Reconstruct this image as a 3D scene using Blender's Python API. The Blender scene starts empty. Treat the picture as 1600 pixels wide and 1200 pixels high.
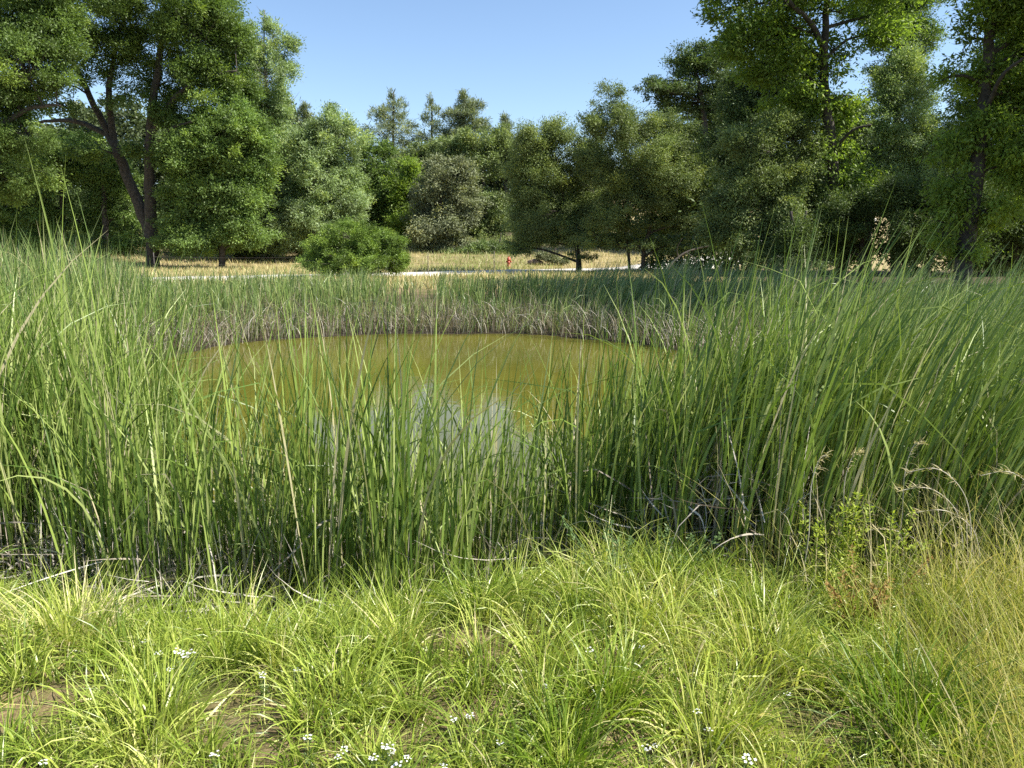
import bpy, math
import numpy as np

# ------------------------------------------------------------------ camera, sky, sun, exposure
SC = bpy.context.scene
COL = SC.collection
R = math.radians
CAM_Z, PITCH, F = 1.65, R(10.8), 1164.0          # focal length in pixels of the 1600 px wide photograph
cam = bpy.data.cameras.new('camera')
cam.sensor_width = 36.0
cam.lens = 36.0 * F / 1600.0
cam.clip_start, cam.clip_end = 0.05, 3000.0
camo = bpy.data.objects.new('camera', cam)
camo.location = (0, 0, CAM_Z)
camo.rotation_euler = (math.pi / 2 - PITCH, 0, 0)
COL.objects.link(camo)
SC.camera = camo

SUN_AZ, SUN_EL = R(101), R(48)                     # azimuth clockwise from the view direction
world = bpy.data.worlds.new('World')
SC.world = world
world.use_nodes = True
wn = world.node_tree
bg = wn.nodes['Background']
sky = wn.nodes.new('ShaderNodeTexSky')
sky.sky_type = 'NISHITA'
sky.sun_disc = False
sky.sun_elevation = SUN_EL
sky.sun_rotation = SUN_AZ
sky.altitude = 300
sky.air_density = 1.0
sky.dust_density = 0.5
sky.ozone_density = 2.5
wn.links.new(sky.outputs[0], bg.inputs[0])
bg.inputs[1].default_value = 0.095
sl = bpy.data.lights.new('sun', 'SUN')
sl.energy = 5.0
sl.angle = R(0.53)
sl.color = (1.0, 0.95, 0.86)
so = bpy.data.objects.new('sun', sl)
so.rotation_euler = (math.pi / 2 - SUN_EL, 0, math.pi - SUN_AZ)
so.location = (30, 10, 40)
COL.objects.link(so)
SC.view_settings.view_transform = 'Standard'
SC.view_settings.look = 'None'
SC.view_settings.exposure = 1.15
SC.view_settings.gamma = 1.0
cy = SC.cycles
cy.max_bounces = 6
cy.diffuse_bounces = 2
cy.glossy_bounces = 2
cy.transmission_bounces = 3
cy.transparent_max_bounces = 4
cy.caustics_reflective = False
cy.caustics_refractive = False
cy.use_denoising = False

# ------------------------------------------------------------------ helpers
SP, CP = math.sin(PITCH), math.cos(PITCH)


def P(px, py, y):
    """The world point at depth y seen at photo pixel (px, py)."""
    a, b = (px - 800) / F, (600 - py) / F
    dy, dz = CP + b * SP, -SP + b * CP
    t = y / dy
    return np.array([a * t, y, CAM_Z + dz * t])


def sm(x):
    x = np.clip(x, 0, 1)
    return x * x * (3 - 2 * x)


PCX, PCY, PA, PB, WATER_Z = -1.5, 12.45, 6.2, 7.45, -0.75


def pond_d(x, y):
    """Roughly the distance outside the pond's shoreline (negative over water)."""
    u, v = (x - PCX) / PA, (y - PCY) / PB
    a = np.arctan2(v, u)
    wob = 1 + .045 * np.sin(3 * a + 1) + .03 * np.sin(5 * a + 2) + .015 * np.sin(11 * a)
    return (np.hypot(u, v) / wob - 1) * PA


def gz(x, y):
    x, y = np.asarray(x, float), np.asarray(y, float)
    lvl = -.1 * sm((y - 4) / 20) + .095 * (np.clip(y, 51, 95) - 51)
    hill = np.clip(x * .35 + y - 64, 0, 50) * .1 * np.clip((x - 3) / 8, 0, 1)
    lvl = lvl + hill
    lvl = lvl + .03 * np.sin(x * 1.3 + .7 * y) * np.sin(y * 1.1 - .4 * x) + .02 * np.sin(3.1 * x + 1) * np.sin(2.7 * y)
    d = pond_d(x, y)
    s = sm(d / (1.7 + 1.1 * sm((y - 6) / 6)))
    z = WATER_Z + (lvl - WATER_Z) * s
    return np.where(d < 0, WATER_Z - .55 * np.clip(-d / 1.6, 0, 1), z)


def ground_hit(px, py, up=0.0):
    """Where the sight line of a photo pixel meets the ground (plus a height)."""
    lo, hi = .8, 120.0
    ys = np.linspace(lo, hi, 6000)
    a, b = (px - 800) / F, (600 - py) / F
    dy, dz = CP + b * SP, -SP + b * CP
    xs, zs = a * ys / dy, CAM_Z + dz * ys / dy
    under = np.nonzero(zs <= gz(xs, ys) + up)[0]
    i = under[0] if len(under) else -1
    return np.array([xs[i], ys[i], float(gz(xs[i], ys[i]))])


def mesh(name, verts, quads, mat, parent=None, attrs=None, smooth=False, tris=None):
    """Link vertices and faces as one mesh object."""
    verts = np.ascontiguousarray(verts, np.float32)
    me = bpy.data.meshes.new(name)
    me.vertices.add(len(verts))
    me.vertices.foreach_set('co', verts.ravel())
    parts, starts, n = [], [], 0
    if quads is not None and len(quads):
        quads = np.ascontiguousarray(quads, np.int32)
        parts.append(quads.ravel())
        starts.append(np.arange(len(quads), dtype=np.int32) * 4)
        n = quads.size
    if tris is not None and len(tris):
        tris = np.ascontiguousarray(tris, np.int32)
        parts.append(tris.ravel())
        starts.append(n + np.arange(len(tris), dtype=np.int32) * 3)
    loops = np.concatenate(parts)
    ls = np.concatenate(starts)
    me.loops.add(len(loops))
    me.loops.foreach_set('vertex_index', loops)
    me.polygons.add(len(ls))
    me.polygons.foreach_set('loop_start', ls)
    me.update(calc_edges=True)
    if smooth:
        me.polygons.foreach_set('use_smooth', np.ones(len(ls), bool))
    for k, v in (attrs or {}).items():
        at = me.attributes.new(k, 'FLOAT', 'POINT')
        at.data.foreach_set('value', np.ascontiguousarray(v, np.float32))
    if mat:
        me.materials.append(mat)
    o = bpy.data.objects.new(name, me)
    COL.objects.link(o)
    if parent is not None:
        o.parent = parent
    return o


def tag(o, label=None, cat=None, group=None, kind=None):
    for k, v in (('label', label), ('category', cat), ('group', group), ('kind', kind)):
        if v:
            o[k] = v
    return o


def empty(name, loc, label, cat, group=None):
    o = bpy.data.objects.new(name, None)
    o.location = [float(v) for v in loc]
    COL.objects.link(o)
    return tag(o, label, cat, group)


class Tubes:
    """Collects tapered tubes and boxes, built as one mesh."""
    def __init__(self):
        self.v, self.q, self.n = [], [], 0

    def tube(self, pts, rad, sides=6, cap=True):
        pts = np.asarray(pts, float)
        rad = np.broadcast_to(np.asarray(rad, float), (len(pts),))
        tan = np.gradient(pts, axis=0)
        tan /= np.linalg.norm(tan, axis=1, keepdims=True) + 1e-9
        ref = np.array([0, 0, 1.0]) if abs(tan[0][2]) < .8 else np.array([1.0, 0, 0])
        a = np.cross(tan, ref)
        a /= np.linalg.norm(a, axis=1, keepdims=True) + 1e-9
        b = np.cross(tan, a)
        th = np.arange(sides) * 2 * math.pi / sides
        ring = pts[:, None] + rad[:, None, None] * (np.cos(th)[None, :, None] * a[:, None] + np.sin(th)[None, :, None] * b[:, None])
        m = len(pts)
        i = np.arange(m - 1)[:, None] * sides + np.arange(sides)[None]
        j = np.arange(m - 1)[:, None] * sides + (np.arange(sides)[None] + 1) % sides
        q = np.stack([i, j, j + sides, i + sides], -1).reshape(-1, 4) + self.n
        self.v.append(ring.reshape(-1, 3))
        self.q.append(q)
        self.n += m * sides
        if cap and sides >= 4:
            for e in (0, m - 1):
                c = self.n - m * sides + e * sides
                idx = np.arange(sides) + c
                for k in range(1, sides - 2, 2):
                    self.q.append(np.array([[idx[0], idx[k], idx[k + 1], idx[k + 2]]]))
        return self

    def build(self, name, mat, parent=None, smooth=True):
        return mesh(name, np.concatenate(self.v), np.concatenate(self.q), mat, parent, smooth=smooth)


# ------------------------------------------------------------------ materials
def mat_new(name):
    m = bpy.data.materials.new(name)
    m.use_nodes = True
    nt = m.node_tree
    return m, nt, nt.nodes['Principled BSDF'], nt.nodes['Material Output']


def N(nt, t, **kw):
    n = nt.nodes.new(t)
    for k, v in kw.items():
        setattr(n, k, v)
    return n


def ramp(nt, fac, stops):
    r = N(nt, 'ShaderNodeValToRGB')
    el = r.color_ramp.elements
    while len(el) < len(stops):
        el.new(.5)
    for e, (p, c) in zip(el, stops):
        e.position = p
        e.color = (*c, 1)
    nt.links.new(fac, r.inputs[0])
    return r.outputs[0]


def mixc(nt, fac, a, b, mode='MIX'):
    n = N(nt, 'ShaderNodeMix', data_type='RGBA', blend_type=mode)
    for s, v in ((0, fac), (6, a), (7, b)):
        if hasattr(v, 'is_linked'):
            nt.links.new(v, n.inputs[s])
        else:
            n.inputs[s].default_value = v if s == 0 else (*v, 1)
    return n.outputs[2]


def noise(nt, scale, detail=4, rough=.55, obj=True):
    tc = N(nt, 'ShaderNodeTexCoord')
    n = N(nt, 'ShaderNodeTexNoise')
    n.inputs['Scale'].default_value = scale
    n.inputs['Detail'].default_value = detail
    n.inputs['Roughness'].default_value = rough
    nt.links.new(tc.outputs['Object'], n.inputs['Vector'])
    return n.outputs['Fac']


def attr(nt, name):
    return N(nt, 'ShaderNodeAttribute', attribute_name=name).outputs['Fac']


def leafy(name, stops, trans=.3, rough=.5, spec=.35, tip=None, base=None, patch=None, tint=(1.05, 1.1, .55)):
    """Leaf or blade: colour by the leaf's own random value, lit through from behind."""
    m, nt, bs, out = mat_new(name)
    c = ramp(nt, attr(nt, 'rnd'), stops)
    if patch:
        sc, col, lo, hi = patch
        f = ramp(nt, noise(nt, sc, 2), [(lo, (0, 0, 0)), (hi, (1, 1, 1))])
        c = mixc(nt, f, c, col)
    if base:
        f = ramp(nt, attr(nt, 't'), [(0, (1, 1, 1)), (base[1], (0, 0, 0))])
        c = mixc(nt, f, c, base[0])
    if tip:
        f = ramp(nt, attr(nt, 't'), [(tip[1], (0, 0, 0)), (1, (1, 1, 1))])
        c = mixc(nt, f, c, tip[0])
    nt.links.new(c, bs.inputs['Base Color'])
    bs.inputs['Roughness'].default_value = rough
    bs.inputs['Specular IOR Level'].default_value = spec
    tr = N(nt, 'ShaderNodeBsdfTranslucent')
    nt.links.new(mixc(nt, 1.0, c, tint, 'MULTIPLY'), tr.inputs[0])
    mx = N(nt, 'ShaderNodeMixShader')
    mx.inputs[0].default_value = trans
    nt.links.new(bs.outputs[0], mx.inputs[1])
    nt.links.new(tr.outputs[0], mx.inputs[2])
    nt.links.new(mx.outputs[0], out.inputs[0])
    return m


def plain(name, c1, c2, scale, rough=.8, bump=0.0, detail=6, metal=0.0):
    m, nt, bs, out = mat_new(name)
    f = noise(nt, scale, detail)
    nt.links.new(ramp(nt, f, [(.3, c1), (.7, c2)]), bs.inputs['Base Color'])
    bs.inputs['Roughness'].default_value = rough
    bs.inputs['Metallic'].default_value = metal
    if bump:
        b = N(nt, 'ShaderNodeBump')
        b.inputs['Strength'].default_value = bump
        nt.links.new(f, b.inputs['Height'])
        nt.links.new(b.outputs[0], bs.inputs['Normal'])
    return m


def scale_c(c, k):
    return tuple(v * k for v in c)


def tones(c, spread=.45, warm=(1.25, 1.12, .8)):
    """A ramp of leaf tones round one colour."""
    return [(0, scale_c(c, 1 - spread)), (.5, c), (.85, scale_c(c, 1 + spread * .6)), (1, tuple(a * b * (1 + spread * .6) for a, b in zip(c, warm)))]


M = {}
M['bark'] = plain('bark', (.022, .018, .014), (.085, .07, .055), 6, .9, .6)
M['pale_bark'] = plain('pale_bark', (.09, .08, .07), (.22, .2, .17), 5, .9, .6)
M['broad'] = leafy('broad_leaf', tones((.135, .206, .048)), .4)
M['broad_light'] = leafy('light_broad_leaf', tones((.175, .265, .07)), .42)
M['sunny'] = leafy('sunny_leaf', tones((.2, .29, .05)), .5)
M['olive'] = leafy('olive_leaf', tones((.182, .235, .08)), .3, .55, .3)
M['grey_olive'] = leafy('grey_olive_leaf', tones((.21, .235, .125)), .25, .6, .3)
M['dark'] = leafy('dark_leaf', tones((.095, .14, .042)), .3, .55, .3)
M['willow'] = leafy('willow_leaf', tones((.26, .345, .15)), .38, .5, .4)
M['pine'] = leafy('pine_needle', tones((.2, .24, .12)), .25, .5, .3)
M['bush'] = leafy('bush_leaf', tones((.165, .25, .05)), .38, .5, .3)
M['bramble'] = leafy('bramble_leaf', tones((.14, .2, .065)), .3)
M['wood'] = leafy('far_leaf', tones((.085, .115, .042)), .25)
TAN, GREY = (.34, .27, .15), (.30, .26, .20)
M['reed'] = leafy('cattail_leaf', [(0, (.078, .14, .024)), (.4, (.165, .24, .044)), (.72, (.27, .345, .08)), (.93, (.37, .43, .15)), (.975, (.42, .38, .22)), (1, (.56, .49, .33))],
                  .24, .43, .4, base=((.2, .18, .09), .16))
M['reed_far'] = leafy('far_cattail_leaf', [(0, (.08, .14, .038)), (.5, (.165, .24, .065)), (.87, (.3, .355, .115)), (.94, (.36, .32, .18)), (1, (.44, .4, .26))],
                      .22, .42, .5, base=((.2, .17, .11), .25))
M['reed_bright'] = leafy('bright_cattail_leaf', [(0, (.11, .2, .03)), (1, (.2, .3, .05))], .38, .38, .45, base=((.26, .28, .12), .12))
M['thatch'] = leafy('dead_reed', [(0, (.13, .1, .07)), (.5, (.3, .26, .2)), (1, (.6, .56, .49))], .12, .7, .2)
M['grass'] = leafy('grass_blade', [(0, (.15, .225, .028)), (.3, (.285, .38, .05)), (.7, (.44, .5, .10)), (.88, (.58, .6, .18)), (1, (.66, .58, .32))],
                   .36, .36, .5, base=((.13, .14, .05), .25), tint=(1.05, 1.05, .6))  # brown dead sheath at the foot, darkened to paint in root shade
M['grass_dark'] = leafy('deep_grass_blade', [(0, (.12, .2, .02)), (.6, (.22, .31, .035)), (1, (.36, .43, .07))], .4, .42, .4)
M['grass_dry'] = leafy('dry_grass_blade', [(0, (.24, .28, .05)), (.4, (.42, .42, .11)), (.75, (.55, .49, .2)), (.92, (.5, .38, .16)), (1, (.66, .58, .36))], .35, .6, .25)
M['straw'] = leafy('straw_blade', [(0, (.36, .31, .14)), (.5, (.5, .43, .21)), (1, (.64, .55, .32))], .25, .7, .2)
M['meadow'] = leafy('meadow_blade', [(0, (.2, .26, .07)), (.5, (.34, .39, .13)), (.8, (.46, .45, .22)), (1, (.55, .5, .33))], .28, .6, .2)
M['weed'] = leafy('weed_leaf', [(0, (.22, .3, .035)), (1, (.46, .52, .07))], .4, .5, .3)
M['rust_weed'] = leafy('rusty_weed', [(0, (.2, .11, .03)), (.5, (.33, .2, .06)), (1, (.4, .3, .1))], .25, .7, .2)
M['herb'] = leafy('herb_leaf', [(0, (.1, .17, .05)), (1, (.2, .28, .1))], .3, .5, .3)
M['petal'] = plain('petal', (.6, .6, .56), (.72, .72, .68), 60, .6)
M['stalk'] = plain('dry_stalk', (.38, .33, .24), (.58, .53, .43), 25, .7)
M['hydrant'] = plain('red_paint', (.36, .055, .03), (.52, .12, .07), 9, .5, .1)
M['steel'] = plain('rusty_steel', (.06, .055, .05), (.12, .1, .085), 14, .7, .1, metal=.3)
M['rock'] = plain('rock', (.13, .09, .07), (.3, .22, .17), 5, .9, .6)
M['road'] = plain('road_surface', (.52, .49, .43), (.66, .62, .55), 3, .9, .1)

# ground: bare soil, straw, mud and thin green, chosen by where it lies
m, nt, bs, out = mat_new('ground')
n1, n2, n3 = noise(nt, .9, 6, .6), noise(nt, 9, 8, .65), noise(nt, 60, 6, .7)
soil = ramp(nt, n2, [(.3, (.19, .135, .075)), (.55, (.33, .25, .145)), (.75, (.44, .35, .21))])
green = ramp(nt, n2, [(.3, (.07, .09, .02)), (.7, (.16, .17, .05))])
strawc = ramp(nt, n2, [(.3, (.36, .3, .15)), (.7, (.54, .45, .24))])
litter = ramp(nt, n2, [(.3, (.05, .04, .025)), (.7, (.16, .13, .085))])
mud = ramp(nt, n2, [(.3, (.03, .025, .017)), (.7, (.075, .06, .04))])
c = mixc(nt, ramp(nt, n1, [(.42, (0, 0, 0)), (.6, (1, 1, 1))]), soil, green)
c = mixc(nt, attr(nt, 'straw'), c, strawc)
c = mixc(nt, attr(nt, 'litter'), c, litter)
c = mixc(nt, attr(nt, 'mud'), c, mud)
peb = N(nt, 'ShaderNodeTexVoronoi')
peb.inputs['Scale'].default_value = 85
nt.links.new(N(nt, 'ShaderNodeTexCoord').outputs['Object'], peb.inputs['Vector'])
c = mixc(nt, .6, c, ramp(nt, peb.outputs['Distance'], [(.1, (1, 1, 1)), (.6, (.55, .5, .45))]), 'MULTIPLY')
c = mixc(nt, .5, c, ramp(nt, n3, [(.3, (.45, .45, .45)), (.7, (1, 1, 1))]), 'MULTIPLY')
nt.links.new(c, bs.inputs['Base Color'])
bs.inputs['Roughness'].default_value = .95
bs.inputs['Specular IOR Level'].default_value = .15
bp = N(nt, 'ShaderNodeBump')
bp.inputs['Strength'].default_value = .7
bp.inputs['Distance'].default_value = .05
nt.links.new(n2, bp.inputs['Height'])
nt.links.new(bp.outputs[0], bs.inputs['Normal'])
M['ground'] = m

# water: murky olive pond with a faint ripple and algae film
m, nt, bs, out = mat_new('pond_water')
f = noise(nt, .35, 5, .6)
nt.links.new(ramp(nt, f, [(.3, (.085, .082, .012)), (.7, (.14, .13, .022))]), bs.inputs['Base Color'])
bs.inputs['Roughness'].default_value = .045
bs.inputs['IOR'].default_value = 1.33
w = noise(nt, 3.5, 4, .6)
bp = N(nt, 'ShaderNodeBump')
bp.inputs['Strength'].default_value = .03
bp.inputs['Distance'].default_value = .05
nt.links.new(w, bp.inputs['Height'])
nt.links.new(bp.outputs[0], bs.inputs['Normal'])
M['water'] = m

# ------------------------------------------------------------------ ground, water, road
rng = np.random.default_rng(7)
gx = np.concatenate([-np.geomspace(900, 13, 34), np.arange(-12.5, 12.6, .25), np.geomspace(13, 900, 34)])
gy = np.concatenate([np.array([-900, -300, -100, -40, -15, -6, -2]), np.arange(0, 30, .25), np.arange(30, 130, 1.0), np.geomspace(132, 1500, 24)])
X, Y = np.meshgrid(gx, gy)
Z = gz(X, Y)
nx, ny = len(gx), len(gy)
i = (np.arange(ny - 1)[:, None] * nx + np.arange(nx - 1)[None])
quads = np.stack([i, i + 1, i + nx + 1, i + nx], -1).reshape(-1, 4)
D = pond_d(X, Y)
mud = sm(1 - (D - .2) / 1.6)
straw = sm((Y - 29) / 4) * (1 - .55 * sm(1 - np.abs(X + 2) / 8) * sm((Y - 46) / 4)) + .75 * sm((X - 9) / 4) * sm((Y - 8) / 5)
litter = .85 * sm(1 - np.abs(D - 3.2) / 4.2) * (Y > 8) + sm(((Y - 58) + np.clip(-X - 12, 0, 10) * .6) / 8) * (X < 6) + sm((X - 10) / 3) * sm((Y - 24) / 3) * (1 - sm((Y - 44) / 6))
gnd = mesh('ground', np.stack([X, Y, Z], -1).reshape(-1, 3), quads, M['ground'],
           attrs={'mud': np.clip(mud, 0, 1).ravel(), 'straw': np.clip(straw, 0, 1).ravel(), 'litter': np.clip(litter, 0, 1).ravel()}, smooth=True)
tag(gnd, kind='structure')

a = np.linspace(0, 2 * math.pi, 97)[:-1]
rings = [np.stack([PCX + PA * k * np.cos(a), PCY + PB * k * np.sin(a), np.full(96, WATER_Z)], -1) for k in (1.14, .75, .4, .0005)]
j = np.arange(96)
q = np.concatenate([np.stack([j + r * 96, (j + 1) % 96 + r * 96, (j + 1) % 96 + r * 96 + 96, j + r * 96 + 96], -1) for r in range(3)])
tag(mesh('water', np.concatenate(rings), q, M['water'], smooth=True), kind='structure')


def spline(pts, n):
    pts = np.asarray(pts, float)
    t = np.linspace(0, len(pts) - 1, n)
    i = np.clip(t.astype(int), 0, len(pts) - 2)
    f = (t - i)[:, None]
    p0, p1, p2, p3 = pts[np.clip(i - 1, 0, None)], pts[i], pts[i + 1], pts[np.clip(i + 2, None, len(pts) - 1)]
    return .5 * (2 * p1 + (p2 - p0) * f + (2 * p0 - 5 * p1 + 4 * p2 - p3) * f ** 2 + (3 * p1 - p0 - 3 * p2 + p3) * f ** 3)


rp = spline([(-60, 28), (-40, 31), (-22, 33.5), (-10, 38.6), (1, 45.3), (9, 50), (18, 58), (32, 72)], 160)
tn = np.gradient(rp, axis=0)
tn /= np.linalg.norm(tn, axis=1, keepdims=True)
nr = np.stack([-tn[:, 1], tn[:, 0]], -1)
ROADW = 2.3
cols = [rp + nr * w for w in np.linspace(-ROADW, ROADW, 5)]
rz = gz(rp[:, 0], rp[:, 1])
kern = np.ones(7) / 7
rz = np.convolve(np.pad(rz, 3, mode='edge'), kern, 'valid')
V = []
for k, cc in enumerate(cols):
    V.append(np.column_stack([cc, np.maximum(rz, gz(cc[:, 0], cc[:, 1])) + .025]))
V.insert(0, np.column_stack([cols[0] - nr * .1, V[0][:, 2] - .3]))
V.append(np.column_stack([cols[-1] + nr * .1, V[-1][:, 2] - .3]))
V = np.stack(V, 1)
i = np.arange(159)[:, None] * 7 + np.arange(6)[None]
tag(mesh('road', V.reshape(-1, 3), np.stack([i, i + 1, i + 8, i + 7], -1).reshape(-1, 4), M['road'], smooth=True), kind='structure')


def road_d(x, y):
    return np.min(np.hypot(np.asarray(x)[:, None] - rp[None, ::3, 0], np.asarray(y)[:, None] - rp[None, ::3, 1]), axis=1)


# ------------------------------------------------------------------ blades (reeds, grass)
def blades(base, az, L, lean, curve, W, segs=6, power=1.6, twist=0.0, wind=(0, 0), kink=None, rnd=None, seed=1, taper=.65, prof='grass'):
    """Strip blades. Returns vertices, quads and the attributes t (along) and rnd (per blade)."""
    g = np.random.default_rng(seed)
    n = len(base)
    L, lean, curve, W = (np.broadcast_to(np.asarray(v, float), (n,)) for v in (L, lean, curve, W))
    t = np.linspace(0, 1, segs + 1)
    th = lean[:, None] + curve[:, None] * t[None] ** power
    if kink is not None:
        kt = g.uniform(.45, .8, n)
        th = th + kink[:, None] * sm((t[None] - kt[:, None]) / .12)
    tm = (th[:, 1:] + th[:, :-1]) / 2
    hx, hy = np.cos(az), np.sin(az)
    dl = (L / segs)[:, None]
    h = np.concatenate([np.zeros((n, 1)), np.cumsum(np.sin(tm) * dl, 1)], 1)
    v = np.concatenate([np.zeros((n, 1)), np.cumsum(np.cos(tm) * dl, 1)], 1)
    c = np.stack([base[:, 0, None] + h * hx[:, None], base[:, 1, None] + h * hy[:, None], base[:, 2, None] + v], -1)
    wx, wy = (np.broadcast_to(np.asarray(k, float), (n,)) for k in wind)
    c[..., 0] += wx[:, None] * L[:, None] * t[None] ** 1.7
    c[..., 1] += wy[:, None] * L[:, None] * t[None] ** 1.7
    tw = g.uniform(-1, 1, n)[:, None] * 1.2 + twist * g.uniform(-1, 1, n)[:, None] * t[None]
    perp = np.stack([-hy, hx, np.zeros(n)], -1)[:, None]
    nor = np.stack([np.cos(th) * hx[:, None], np.cos(th) * hy[:, None], -np.sin(th)], -1)
    s = np.cos(tw)[..., None] * perp + np.sin(tw)[..., None] * nor
    if prof == 'reed':
        wt = np.minimum(1, .75 + t) * np.clip((1 - t) / .35, .04, 1) ** .8
    else:
        wt = np.minimum(1, .6 + 1.6 * t) * np.clip((1 - t) / taper, .05, 1)
    s = s * (W[:, None] * .5 * wt[None])[..., None]
    verts = np.stack([c - s, c + s], 2).reshape(-1, 3)
    k = (segs + 1) * 2
    i = np.arange(segs) * 2
    q = np.stack([i, i + 1, i + 3, i + 2], -1)
    quads = (np.arange(n)[:, None, None] * k + q[None]).reshape(-1, 4)
    rnd = g.random(n) if rnd is None else rnd
    return verts, quads, {'t': np.tile(np.repeat(t, 2), n), 'rnd': np.repeat(rnd, k)}


def join(parts):
    off, V, Q, A = 0, [], [], {'t': [], 'rnd': []}
    for v, q, a in parts:
        V.append(v)
        Q.append(q + off)
        off += len(v)
        for k in A:
            A[k].append(a[k])
    return np.concatenate(V), np.concatenate(Q), {k: np.concatenate(v) for k, v in A.items()}


def reed_front(x):
    """How near to the camera the reeds begin."""
    return 3.84 + .14 * sm((-x - 1) / .8) - .3 * sm((x - .6) / 1.2) + .14 * np.sin(1.7 * x + .5) + .12 * np.sin(4.1 * x) - .1 * np.exp(-((x + 2.6) / .8) ** 2)


def reed_h(x, y):
    wl = sm((-x - 1.8 - .2 * (y - 5)) / 1.2)
    wr = sm((x - .3) / 2.4)
    near = 1.74 - .3 * wr + .28 * wl + .2 * sm((-x - 2.3) / .6) * sm((6.5 - y) / 1.5) - .25 * sm((y - 6) / 8) * (x > 0)
    far = .92 + .76 * sm((-x / y - .46) / .12) + .35 * sm((x - .5) / 4)
    k = sm((y - 15) / 5)
    return near * (1 - k) + far * k


def reed_sites(n, x0, x1, y0, y1, seed, keep):
    g = np.random.default_rng(seed)
    x, y = g.uniform(x0, x1, n), g.uniform(y0, y1, n)
    k = keep(x, y, g)
    return x[k], y[k], g


def reed_mass(x, y, g, per, width, segs, hs=1.0, seed=3):
    """Blades for cattail clumps rooted at x, y."""
    n = len(x)
    h = reed_h(x, y) * g.uniform(.72, 1.08, n) * hs * (1 + .17 * np.sin(x * 2.3 + y * 1.1) * np.sin(y * 1.9))
    k = g.integers(per[0], per[1] + 1, n)
    idx = np.repeat(np.arange(n), k)
    m = len(idx)
    bx, by = x[idx] + g.normal(0, .045, m), y[idx] + g.normal(0, .045, m)
    L = h[idx] * (1.1 - .65 * g.random(m) ** 1.3)
    az = g.uniform(0, 2 * math.pi, m)
    right = g.random(m) < .6 * sm((bx - .3) / 1.5)
    az = np.where(right, g.normal(.1, .7, m), az)
    lean = np.abs(g.normal(.01, .085, m))
    curve = np.abs(g.normal(.16, .28, m)) + (g.random(m) < .22) * g.uniform(.4, 1.6, m) * (g.random(m) < .7) + .15 * right * g.random(m)
    wr, wl = sm((bx - 0) / 3), sm((-bx - 1) / 3)
    wind = (.05 + .14 * wr - .02 * wl + g.normal(0, .03, m), g.normal(0, .03, m))
    kink = np.where(g.random(m) < .055, g.uniform(1.0, 2.2, m), 0)
    base = np.stack([bx, by, np.maximum(gz(bx, by), WATER_Z - .15) - .03], -1)
    return blades(base, az, L, lean, curve, width * g.uniform(.65, 1.25, m), segs, 1.9, 1.5, wind, kink, rnd=np.clip(g.random(m) * (1 - .12 * wr) + .2 * wr * g.random(m), 0, 1), seed=seed, prof='reed')


def keep_near(x, y, g):
    d = pond_d(x, y)
    side = np.maximum(sm((-x - 1.95 - .3 * (y - 5)) / .8), sm((x - .55 - .1 * (y - 5)) / 1.3))
    patch = .5 + .5 * np.sin(2.1 * x + 1.1 * y) * np.sin(1.6 * y - .9 * x + 1)
    dens = np.maximum((.5 + .5 * patch) * (1 - .2 * sm((-x - .6) / .5)) * sm((5.35 + .35 * np.sin(x * 1.9) - y) / .9), side)
    dens = dens * (d > np.where(x > .8, -2.2, -.9))
    return (y > reed_front(x) + g.normal(0, .09, len(x))) & (g.random(len(x)) < dens) & (np.abs(x) < .72 * y + 2.6)


x, y, g = reed_sites(17000, -9, 9, 3.4, 9.0, 11, keep_near)
parts = [reed_mass(x, y, g, (4, 7), .0122, 9, seed=12)]
o = mesh('cattails', *parts[0][:2], M['reed'], attrs=parts[0][2], smooth=True)
tag(o, 'dense stand of green cattails along the near edge of the pond', 'cattails', kind='stuff')


def keep_far(x, y, g):
    d = pond_d(x, y)
    patch = .5 + .5 * np.sin(.9 * x + .6 * y) * np.sin(.8 * y - .5 * x + 1)
    wide = np.where(y < 15, 40, np.where(x < 0, 5.5 + 1.5 * sm((-x - 3) / 3), 6.0) + .6 * np.sin(1.3 * x))
    dens = (.6 + .4 * patch) * (d > np.where(y > 14, .15, -.2)) * (d < wide)
    dens = dens * (1 - .9 * sm((np.abs(x + 3.0 + .12 * (y - 22)) < .9) * (y > 22.5)))
    return (y > 8.6) & (g.random(len(x)) < dens) & (np.abs(x) < .74 * y + 2.5) & (y < 29) & ((x < 12) | (y < 22))


x, y, g = reed_sites(27000, -22, 19, 8.6, 29, 21, keep_far)
v, q, at = reed_mass(x, y, g, (3, 6), .0165, 6, seed=22)
tag(mesh('reeds', v, q, M['reed_far'], attrs=at, smooth=True), 'band of cattail reeds round the far and side banks of the pond', 'reeds', kind='stuff')

# dead reed thatch: at the far shoreline, and between the near stems
g = np.random.default_rng(31)
n = 46000
x, y = g.uniform(-13, 12, n), g.uniform(6, 23, n)
d = pond_d(x, y)
ok = (d > -.3) & (d < .95) & (y > 9.5)
x, y = x[ok], y[ok]
m = len(x)
base = np.stack([x, y, np.maximum(gz(x, y), WATER_Z) + g.uniform(0, .3, m) * sm((pond_d(x, y) + .4) / .5)], -1)
ang = np.arctan2(PCY - y, PCX - x) + g.normal(0, .9, m)
far = blades(base, ang, g.uniform(.35, .95, m), g.uniform(.0, .4, m), g.uniform(.2, 1.7, m), g.uniform(.009, .018, m), 5, 1.4, 1.5, seed=32)
x, y, g2 = reed_sites(9000, -6, 6, 3.5, 5.6, 33, lambda x, y, g: (y > reed_front(x) - .02) & (np.abs(x) < .72 * y + .8) & (g.random(len(x)) < .4 + .6 * (x < -1.3) + .25 * (x > .9)))
m = len(x)
lie = g2.random(m) < .45
base = np.stack([x, y, np.maximum(gz(x, y), WATER_Z) + np.where(lie, g2.uniform(0, .3, m) * (1 + .5 * (x < -1.3)), 0)], -1)
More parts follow.
